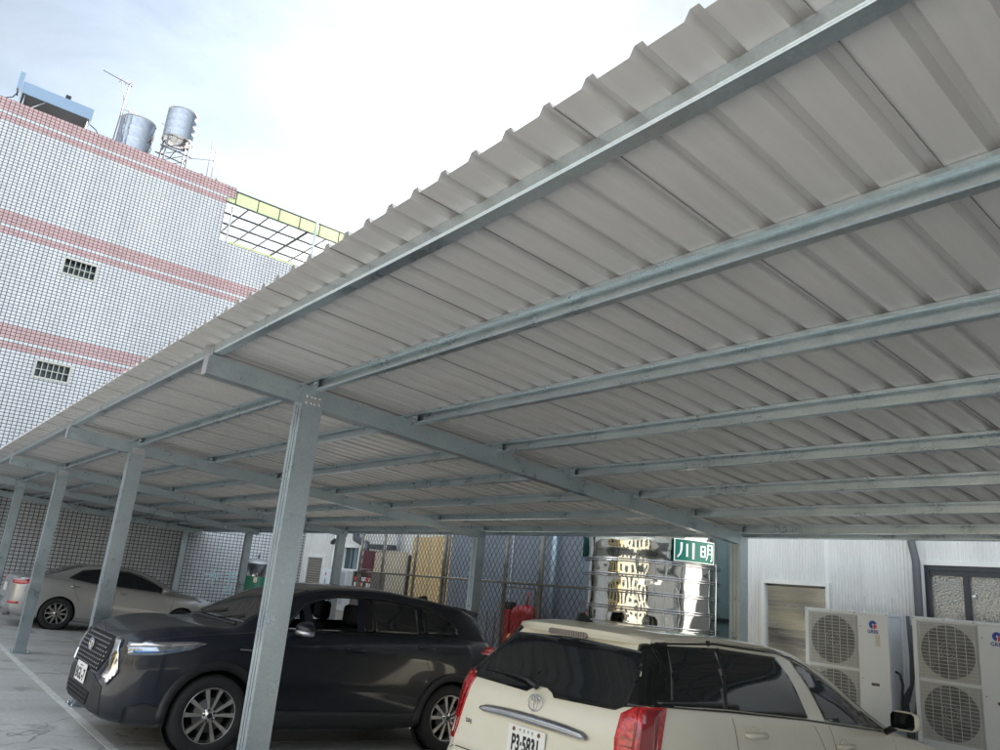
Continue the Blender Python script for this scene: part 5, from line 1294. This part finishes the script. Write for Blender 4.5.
# ---------------------------------------------------------------- silver beige saloon
def saloon():
    c = Car('saloon_car', 'silver beige saloon parked nose in by the tiled wall', -19.55, 4.76, False)
    PAINT = mat('silver_beige_paint', (.46, .455, .445), .30, .55, coat=1.0)
    T = pchip([(-2.30, .60), (-2.285, .80), (-2.27, .95), (-2.22, 1.01), (-2.06, 1.04), (-1.72, 1.07), (-1.45, 1.17), (-1.18, 1.29), (-.85, 1.37), (-.4, 1.405), (.05, 1.385), (.40, 1.30), (.70, 1.17), (.95, 1.04), (1.10, .985), (1.4, .955), (1.7, .90), (1.95, .82), (2.08, .74), (2.15, .64), (2.18, .52)])
    B = pchip([(-2.27, .90), (-2.1, .985), (-1.7, 1.02), (-1.2, .985), (-.5, .955), (.3, .925), (.9, .90), (1.4, .87), (1.8, .80), (2.05, .70), (2.18, .50)])
    F = pchip([(-2.3, .36), (-2.15, .25), (-1.8, .2), (0, .17), (1.7, .19), (2.05, .22), (2.18, .28)])
    W = pchip([(-2.3, .60), (-2.27, .70), (-2.18, .79), (-2.0, .84), (-1.5, .875), (0, .875), (1.2, .87), (1.6, .84), (1.85, .78), (2.02, .66), (2.12, .52), (2.18, .38)])
    R = pchip([(-2.3, .45), (-2.1, .62), (-1.72, .62), (-1.2, .54), (-.4, .56), (.2, .54), (.7, .60), (1.05, .68), (1.6, .62), (2.0, .46), (2.18, .30)])
    us = [-2.30+.015*i for i in range(16)]+[-2.06+.06*i for i in range(66)]; us = [u for u in us if u < 1.8]+[1.8+.02*i for i in range(20)]
    m = car_body(T, B, F, W, R, us); c.setbvh(m); body = c.put(m, 'body', PAINT)
    c.arches(body, [(1.20, .325), (-1.36, .325)], .355, .84, 0); set_sharp(body); body.data.materials.clear(); body.data.materials.append(PAINT)
    L = (1, 0, 0); Rr = (-1, 0, 0); GB = mat('gloss_black', (.008, .008, .009), .12)
    for sx, d in ((-1, L), (1, Rr)):
        for poly in ([(-1.27, 1.055), (-1.02, 1.225), (-.75, 1.285), (-.42, 1.31), (-.38, .985), (-.9, 1.01)], [(-.33, .985), (-.37, 1.312), (-.05, 1.30), (.25, 1.225), (.60, 1.08), (.82, .955), (.78, .94)]):
            c.put(c.patch([(sx, u, z) for u, z in poly], d, .004, .008), 'side_window', GLASSD)
        m = c.line([(sx, .84, .935), (sx, 0, .965), (sx, -.8, .995), (sx, -1.28, 1.045)], d, .006, .005); c.put(m, 'window_trim', CHR)
        m = c.line([(sx, .80, .98), (sx, .28, 1.24), (sx, -.05, 1.32), (sx, -.45, 1.33), (sx, -1.0, 1.245), (sx, -1.28, 1.06)], d, .007, .004); c.put(m, 'window_surround', GB)
        m = MB()
        for ln in ([(.95, .88), (.93, .5), (.86, .26)], [(-.35, .96), (-.30, .6), (-.30, .26)], [(-1.18, .98), (-1.10, .75), (-1.0, .62)], [(.86, .26), (-.98, .26)], [(-2.0, .97), (-2.05, .70)]): c.line([(sx, u, z) for u, z in ln], d, .003, .001, m)
        c.put(m, 'panel_gaps', SEAM, body)
        for u, z in ((-.18, .84), (-1.14, .90)):
            m = MB(); p = c.project((sx, u, z), d, .028); m.tube([p+Vector((0, .10, 0))-Vector((sx*.024, 0, 0)), p+Vector((0, .07, 0)), p-Vector((0, .07, 0)), p-Vector((sx*.024, .10, 0))], [.010, .014, .014, .010], 8); c.put(m, 'door_handle', CHR)
        m = MB(); b = bmesh.ops.create_uvsphere(m.bm, u_segments=20, v_segments=12, radius=1)
        for v in b['verts']:
            x, y, z = v.co; v.co = Vector((sx*.97+x*.12, .66+(y if y > 0 else y*.4)*.10, 1.0+z*.065))
        for f in m.bm.faces: f.smooth = True
        mi = c.put(m, 'wing_mirror', PAINT); m = MB(); m.tube([(sx*.82, .70, .95), (sx*.92, .67, .97)], .02, 8); c.put(m, 'mirror_arm', DARK, mi)
        tl = c.put(c.patch([(sx*.55, -2.25, .95), (sx*.80, -2.1, .95), (sx*.86, -1.80, .95), (sx*.86, -1.88, .90), (sx*.80, -2.12, .84), (sx*.55, -2.25, .86)], Vector((-sx, 1.0, 0)), .006, .01, .04), 'tail_lamp', REDG)
        m = c.patch([(sx*.60, -2.25, .945), (sx*.82, -2.08, .945), (sx*.82, -2.08, .92), (sx*.60, -2.25, .915)], Vector((-sx, 1.0, 0)), .010, .003, .04); c.put(m, 'lamp_pale_strip', mat('lamp_white_strip', (.6, .5, .5), .1), tl)  # pale strip along the top of the tail lamp
        c.put(c.patch([(sx*.62, -2.2, .50), (sx*.82, -2.1, .50), (sx*.82, -2.1, .455), (sx*.62, -2.2, .455)], Vector((-sx*.6, 1, 0)), .005, .008, .05), 'reflector', REDG)
        h = c.put(c.patch([(sx*.50, 2.06, .74), (sx*.70, 1.85, .82), (sx*.80, 1.50, .87), (sx*.82, 1.45, .85), (sx*.78, 1.70, .77), (sx*.62, 1.98, .69)], Vector((-sx, -.9, -.3)), .005, .01, .04), 'headlamp', HLG)
    c.put(c.patch([(-.62, .95, 1.03), (.62, .95, 1.03), (.50, .30, 1.32), (-.50, .30, 1.32)], (0, -1, -.6), .004, .006), 'windscreen', GLASSD)
    c.put(c.patch([(-.58, -1.66, 1.10), (.58, -1.66, 1.10), (.48, -1.0, 1.32), (-.48, -1.0, 1.32)], (0, 1, -.6), .004, .006), 'rear_window', GLASSD)
    p = c.project((0, -2.2, .75), (0, 1, 0), .012); m = MB(); m.box((-.19, p.y-.004, .67), (.19, p.y+.01, .83), bev=.002); c.put(m, 'number_plate', PLATE)
    m = MB(); m.tube([(.5, -2.15, .24), (.5, -2.27, .23)], .03, 10); c.put(m, 'exhaust', RUST)
    RIM = mat('machined_alloy', (.60, .59, .57), .25, .95)
    for sx in (-1, 1): c.wheel(sx*.845, 1.20, .325, .325, .212, 'twin', RIM, .2); c.wheel(sx*.845, -1.36, .325, .325, .212, 'twin', RIM, .2)
saloon()

# ---------------------------------------------------------------- cream people carrier
def mpv():
    c = Car('estate_car', 'cream white estate car seen from behind with number plate P3-5831', -3.64, 5.47, False)
    PAINT = mat('cream_paint_car', (.72, .685, .57), .34, coat=.8, var=.05, vscale=2.5, rvar=.05)
    T = pchip([(-2.30, .48), (-2.285, .60), (-2.26, .66), (-2.235, .69), (-2.205, .73), (-2.19, .86), (-2.17, 1.0), (-2.13, 1.09), (-2.07, 1.17), (-1.98, 1.30), (-1.88, 1.44), (-1.82, 1.505), (-1.6, 1.545), (-1.2, 1.565), (-.7, 1.56), (-.3, 1.53), (0, 1.455), (.25, 1.36), (.5, 1.23), (.75, 1.11), (.95, 1.03), (1.2, .98), (1.6, .93), (1.95, .84), (2.12, .72), (2.22, .58), (2.26, .46)])
    B = pchip([(-2.25, .64), (-2.2, .70), (-2.1, 1.12), (-2.0, 1.165), (-1.3, 1.14), (-.45, 1.10), (.45, 1.035), (.9, .99), (1.4, .92), (1.9, .80), (2.15, .66), (2.26, .44)])
    F = pchip([(-2.3, .34), (-2.1, .24), (-1.8, .19), (0, .17), (1.7, .19), (2.1, .22), (2.26, .28)])
    W = pchip([(-2.30, .62), (-2.27, .70), (-2.22, .765), (-2.15, .795), (-2.0, .825), (-1.6, .848), (0, .85), (1.2, .85), (1.7, .82), (1.95, .75), (2.12, .62), (2.22, .48), (2.26, .40)])
    R = pchip([(-2.30, .55), (-2.2, .70), (-2.12, .72), (-2.0, .675), (-1.86, .60), (-1.6, .61), (-.6, .62), (-.2, .60), (.3, .62), (.8, .68), (1.1, .70), (1.8, .6), (2.15, .42), (2.26, .32)])
    us = [-2.30+.0125*i for i in range(44)]+[-1.74+.06*i for i in range(60)]; us = [u for u in us if u < 1.82]+[1.82+.022*i for i in range(21)]
    m = car_body(T, B, F, W, R, us, crease=.010); c.setbvh(m); body = c.put(m, 'body', PAINT)
    c.arches(body, [(1.35, .31), (-1.38, .31)], .35, .82, 0); set_sharp(body, rad(50)); body.data.materials.clear(); body.data.materials.append(PAINT)
    L = (1, 0, 0); Rr = (-1, 0, 0); GB = mat('gloss_black', (.008, .008, .009), .12); Bk = (0, 1, 0)
    for sx, d in ((-1, L), (1, Rr)):
        c.put(c.patch([(sx, u, z) for u, z in [(-2.0, 1.166), (-1.93, 1.32), (-1.85, 1.465), (-1.24, 1.485), (-1.28, 1.36), (-1.36, 1.155)]], d, .004, .008, .04), 'quarter_window', GLASSD)
        c.put(c.patch([(sx, u, z) for u, z in [(-1.355, 1.155), (-1.275, 1.36), (-1.237, 1.485), (-.56, 1.468), (-.50, 1.35), (-.43, 1.115), (-.47, 1.112)]], d, .004, .008, .04), 'rear_door_window', GLASSD)
        c.put(c.patch([(sx, u, z) for u, z in [(-.20, 1.105), (-.15, 1.095), (.50, 1.05), (.43, 1.12), (.30, 1.20), (.12, 1.30), (-.10, 1.395), (-.28, 1.445), (-.34, 1.45)]], d, .004, .008, .04), 'front_door_window', GLASSD)
        c.put(c.line([(sx, -1.21, 1.49), (sx, -1.27, 1.36), (sx, -1.345, 1.155)], d, .008, .006), 'window_divider', DARK)
        c.put(c.line([(sx, .56, 1.045), (sx, .35, 1.19), (sx, .12, 1.325), (sx, -.12, 1.42), (sx, -.32, 1.472), (sx, -.56, 1.492), (sx, -1.24, 1.508), (sx, -1.87, 1.472)], d, .005, .004), 'door_frame_trim', GB)
        c.put(c.line([(sx, .60, 1.03), (sx, -.45, 1.102), (sx, -1.35, 1.143), (sx, -1.95, 1.16)], d, .004, .004), 'sill_trim', DARK)
        m = MB()
        for ln in ([(-1.335, 1.15), (-1.30, .95), (-1.22, .75), (-1.05, .60)], [(-.33, 1.45), (-.22, 1.15), (-.16, .90), (-.16, .3)], [(-.42, 1.10), (-.30, .92), (-.24, .3)], [(.72, .98), (.78, .6), (.74, .25)], [(-.28, .3), (-1.0, .3)], [(-1.35, 1.33), (-1.36, 1.15)]):
            c.line([(sx, u, z) for u, z in ln[:]], d, .0025, .001, m)
        c.put(m, 'panel_gaps', SEAM, body)
        for u, z in ((-1.12, 1.02), (-.05, .945)):
            p = c.project((sx, u, z), d, .0)
            m = MB(); b = bmesh.ops.create_uvsphere(m.bm, u_segments=20, v_segments=10, radius=1)
            for v in b['verts']: v.co = Vector((p.x+v.co.x*.006*1, p.y+v.co.y*.055, p.z+v.co.z*.050))
            for f in m.bm.faces: f.smooth = True
            hd = c.put(m, 'door_handle', PAINT)
            m = MB(); q = Vector((p.x+sx*.03, p.y, p.z+.002)); m.tube([q+Vector((-sx*.03, .105, 0)), q+Vector((0, .085, 0)), q+Vector((0, -.085, 0)), q+Vector((-sx*.03, -.105, 0))], [.012, .016, .016, .012], 10); c.put(m, 'handle_grip', PAINT, hd)
        # mirror
        m = MB(); b = bmesh.ops.create_uvsphere(m.bm, u_segments=28, v_segments=16, radius=1)
        for v in b['verts']:
            x, y, z = v.co
            f = lambda t: math.copysign(abs(t)**.65, t)
            v.co = Vector((sx*.955+f(x)*.10, .60+(y if y > 0 else y*.25)*.11, 1.13+f(z)*.068))
        for f in m.bm.faces: f.smooth = True
        mi = c.put(m, 'wing_mirror', PAINT)
        m = MB(); m.prism([(sx*.955+a_, z_+.065) for a_, z_ in ((-.085, 1.03), (-.07, 1.012), (.065, 1.012), (.082, 1.035), (.080, 1.105), (.06, 1.122), (-.07, 1.122), (-.085, 1.10))], 'y', .566, .575); c.put(m, 'mirror_glass', mat('mirror_glass', (.03, .035, .04), .03, .9), mi)
        m = MB(); m.tube([(sx*.80, .64, 1.03), (sx*.90, .62, 1.09)], .024, 8); c.put(m, 'mirror_arm', DARK, mi)
        m = MB(); m.prism([(.50, 1.045), (.80, 1.02), (.50, 1.13)], 'x', sx*.775-.01, sx*.775+.01); 
        c.put(c.patch([(sx, .52, 1.045), (sx, .72, 1.03), (sx, .46, 1.155), (sx, .44, 1.13)], d, .006, .008, .04), 'mirror_triangle', GB)
        m.bm.free()
        # tail lamps
        dd = Vector((-sx*.7, 1, 0))
        tl = c.put(c.patch([(sx*.665, -2.14, 1.10), (sx*.72, -2.10, 1.142), (sx*.815, -2.03, 1.156), (sx*.83, -1.97, 1.153), (sx*.83, -2.0, .95), (sx*.825, -2.05, .72), (sx*.71, -2.2, .72), (sx*.68, -2.18, .80), (sx*.66, -2.17, .98)], dd, .010, .016, .03), 'tail_lamp', REDG)
        c.put(c.patch([(sx*.745, -2.10, 1.14), (sx*.755, -2.10, 1.14), (sx*.765, -2.15, .74), (sx*.745, -2.15, .74)], dd, .012, .002, .04), 'lamp_rib', REDD, tl)
        c.put(c.patch([(sx*.765, -2.07, 1.14), (sx*.82, -2.0, 1.145), (sx*.82, -2.05, .74), (sx*.77, -2.14, .74)], dd, .0115, .002, .04), 'lamp_side_band', REDD, tl)
        m = MB()
        for zz in (1.07, 1.03, .99, .95, .91, .87):
            c.line([(sx*.685, -2.15, zz), (sx*.742, -2.12, zz)], dd, .003, .0125, m)
        c.put(m, 'lamp_facets', REDD, tl)
        c.put(c.patch([(sx*.685, -2.19, .845), (sx*.74, -2.15, .845), (sx*.74, -2.17, .75), (sx*.70, -2.2, .75)], dd, .0125, .002, .04), 'reverse_lamp', mat('clear_lamp', (.55, .5, .48), .1, .2), tl)
    # rear glass with the swell over the emblem
    rg = [(-.70, 1.115), (-.30, 1.095), (-.115, 1.09), (-.085, 1.118), (-.03, 1.135), (.03, 1.135), (.085, 1.118), (.115, 1.09), (.30, 1.095), (.62, 1.105), (.685, 1.13), (.64, 1.30), (.575, 1.435), (0, 1.455), (-.575, 1.435), (-.64, 1.30), (-.715, 1.14)]
    rg = [(-.66, 1.105), (-.30, 1.095), (-.125, 1.09), (-.09, 1.115), (-.03, 1.135), (.03, 1.135), (.09, 1.115), (.125, 1.09), (.30, 1.095), (.60, 1.105), (.66, 1.14), (.645, 1.30), (.585, 1.455), (0, 1.478), (-.585, 1.455), (-.645, 1.30), (-.68, 1.14)]
    w = c.put(c.patch([(v, -2.1, z) for v, z in rg], (0, 1, -.15), .006, .010, .035), 'rear_window', GLASSD)
    # dark corner pillars between rear glass and side glass
    for sx in (-1, 1):
        c.put(c.patch([(sx*.60, -2.07, 1.13), (sx*.59, -1.98, 1.30), (sx*.53, -1.86, 1.475), (sx*.66, -1.76, 1.478), (sx*.74, -1.80, 1.32), (sx*.82, -1.88, 1.160), (sx*.76, -2.05, 1.155)], Vector((-sx*1.0, 1, 0)), .0045, .008, .03), 'corner_glass', GB)
    # hatch spoiler
    m = MB(); n = 15; rows = []
    for i in range(n):
        v = -.585+1.17*i/(n-1); e = (abs(v)/.585)**4
        ue = -1.93+.11*e; zt = 1.510-.020*e
        pr = [(v, -1.70, 1.546-.040*e), (v, -1.82, 1.533-.036*e), (v, ue, zt), (v, ue-.012, zt-.022+.006*e), (v, ue+.004, zt-.05+.02*e), (v, -1.84, 1.455+.01*e), (v, -1.76, 1.47)]
        rows.append([m.bm.verts.new(p) for p in pr])
    for A, Bq in zip(rows, rows[1:]):
        for k in range(len(A)): m.bm.faces.new((A[k], A[(k+1) % len(A)], Bq[(k+1) % len(A)], Bq[k]))
    m.bm.faces.new(rows[0]); m.bm.faces.new(rows[-1][::-1]); bmesh.ops.recalc_face_normals(m.bm, faces=m.bm.faces)
    sp = c.put(m, 'spoiler', PAINT, autosmooth=rad(40))
    m = MB(); m.prism([(-.17, 1.458), (-.15, 1.448), (.15, 1.448), (.17, 1.458), (.17, 1.478), (.15, 1.486), (-.15, 1.486), (-.17, 1.478)], 'y', -1.948, -1.92); bl = c.put(m, 'high_brake_lamp', mat('grey_lamp_glass', (.30, .26, .24), .12, .3), sp)
    m = MB()
    for i in range(15): v = -.15+.3*i/14; m.box((v-.002, -1.951, 1.452), (v+.002, -1.947, 1.482))
    c.put(m, 'brake_lamp_ribs', mat('rib_dark', (.08, .07, .07), .4), bl)
    # emblem, garnish, plate
    p = c.project((0, -2.2, 1.045), Bk, .012); m = MB(); ell_emblem(m, Matrix.Translation(p) @ Matrix.Rotation(rad(90), 4, 'X') @ Matrix.Rotation(rad(-3), 4, 'X'), .060, .046, .0045); c.put(m, 'emblem', CHR)
    m = MB(); n = 25; rows = []
    for i in range(n):
        v = -.475+.95*i/(n-1); e = abs(v)/.475; hh = .030*(1-.25*e**4); zc = .955-.012*e**2
        if i in (0, n-1): hh = .012
        base = c.project((v, -2.2, zc), Bk, 0)
        rows.append([m.bm.verts.new(base+Vector((0, dy, dz))) for dy, dz in ((.0, hh), (-.022, hh*.8), (-.034, 0), (-.026, -hh*.8), (0, -hh))])
    for A, Bq in zip(rows, rows[1:]):
        for k in range(4): m.bm.faces.new((A[k], A[k+1], Bq[k+1], Bq[k]))
    bmesh.ops.recalc_face_normals(m.bm, faces=m.bm.faces)
    c.put(m, 'chrome_garnish', mat('satin_chrome', (.66, .66, .68), .18, 1.0), autosmooth=rad(60))
    c.put(c.patch([(-.26, -2.2, .92), (.26, -2.2, .92), (.24, -2.2, .72), (-.24, -2.2, .72)], Bk, .001, 0, .05), 'plate_recess', PAINT)
    p = c.project((-.005, -2.2, .825), Bk, .014); M = Matrix.Translation(p) @ Matrix.Rotation(rad(90), 4, 'X')
    m = MB(); m.box((-.165, -.080, -.004), (.165, .080, 0), M, bev=.0015); pl = c.put(m, 'number_plate', PLATE)
    m = MB(); m.text('P3·5831', .108, M @ Matrix.Translation((0, -.020, .0008)) @ Matrix.Diagonal((.70, 1.15, 1, 1)), .0006, bold=.0035, spacing=1.02)
    c.put(m, 'plate_lettering', INK, pl)
    m = MB()
    for k, v in enumerate((-.055, -.018, .018, .055)):
        m.box((v-.008, .056, 0), (v+.008, .0585, .0008), M); m.box((v-.008, .062, 0), (v+.008, .0645, .0008), M); m.box((v-.001, .053, 0), (v+.0015, .068, .0008), M)
        if k % 2: m.box((v-.007, .048, 0), (v+.007, .0500, .0008), M)
    m.text('O', .028, M @ Matrix.Translation((.075, .0, .0008)), .0004); m.bm.faces.ensure_lookup_table()
    c.put(m, 'plate_small_print', INK, pl)
    m = MB()
    for v in (-.112, .112): m.lathe([(0, .006), (.010, .005), (.013, 0)], 12, M @ Matrix.Translation((v, .058, 0)))
    c.put(m, 'plate_bolts', mat('rusty_bolt', (.20, .10, .05), .7, .3), pl)
    m = MB(); M = Matrix.Translation(c.project((-.585, -2.15, .845), Bk, .006)) @ Matrix.Rotation(rad(90), 4, 'X')
    m.text('2.0-J', .034, M, .001, bold=.0006); c.put(m, 'model_badge', mat('badge_grey', (.12, .12, .12), .3, .6))
    # wiper
    m = MB(); a = c.project((-.03, -2.1, 1.125), Bk, .03); b_ = c.project((-.40, -2.1, 1.165), Bk, .022); m.tube([a, a.lerp(b_, .35)+Vector((0, 0, .02)), b_], [.018, .012, .007], 8)
    b0 = c.project((-.60, -2.1, 1.165), Bk, .014); b1 = c.project((-.12, -2.1, 1.16), Bk, .014); m.tube([b0, b1], .006, 6); c.put(m, 'rear_wiper', DARK)
    # windscreen, roof details
    c.put(c.patch([(-.68, .90, 1.04), (.68, .90, 1.04), (.54, -.08, 1.46), (-.54, -.08, 1.46)], (0, -1, -.7), .004, .006), 'windscreen', GLASSD)
    m = MB(); c.line([(.585, -1.80, 1.6), (.600, -1.2, 1.6), (.605, -.6, 1.6), (.60, -.3, 1.6)], (0, 0, -1), .004, .001, m); c.put(m, 'roof_groove', mat('groove_grey', (.22, .20, .17), .6), body); m = MB(); c.line([(-.585, -1.80, 1.6), (-.600, -1.2, 1.6), (-.60, -.3, 1.6)], (0, 0, -1), .004, .001, m)
    c.put(m, 'roof_groove', mat('groove_grey', (.22, .20, .17), .6), body)
    m = MB(); m.prism([(-1.52, 1.545), (-1.68, 1.535), (-1.66, 1.60), (-1.62, 1.605)], 'x', -.20, -.178); c.put(m, 'aerial', DARK)
    m = MB(); p = c.project((.60, -1.30, 1.7), (0, 0, -1), .0); m.box((p.x-.006, p.y-.012, p.z-.02), (p.x+.01, p.y+.012, p.z+.012)); c.put(m, 'roof_clip', DARK)
    RIM = mat('silver_alloy', (.68, .67, .65), .22, .95)
    for sx in (-1, 1): c.wheel(sx*.82, 1.35, .31, .31, .20, 'ten', RIM, .19); c.wheel(sx*.82, -1.38, .31, .31, .20, 'ten', RIM, .19)
    # bumper lip
    c.put(c.line([(-.75, -2.24, .695), (.75, -2.24, .695)], (0, .3, -1), .003, .001), 'bumper_gap', SEAM)
mpv()

# dry leaf stuck on the rear glass of the cream car
m = MB(); M = Matrix.Translation((-3.98, 3.38, 1.355)) @ Matrix.Rotation(rad(70), 4, 'X')
m.prism([(-.022, 0), (-.008, .009), (.012, .008), (.022, 0), (.010, -.008), (-.010, -.007)], 'z', 0, .0015, M @ Matrix.Rotation(rad(60), 4, 'Z'))
tag(m.build('dry_leaf', mat('dry_leaf_brown', (.35, .20, .06), .7)), 'small dry leaf stuck high on the rear window of the cream car', 'leaf')
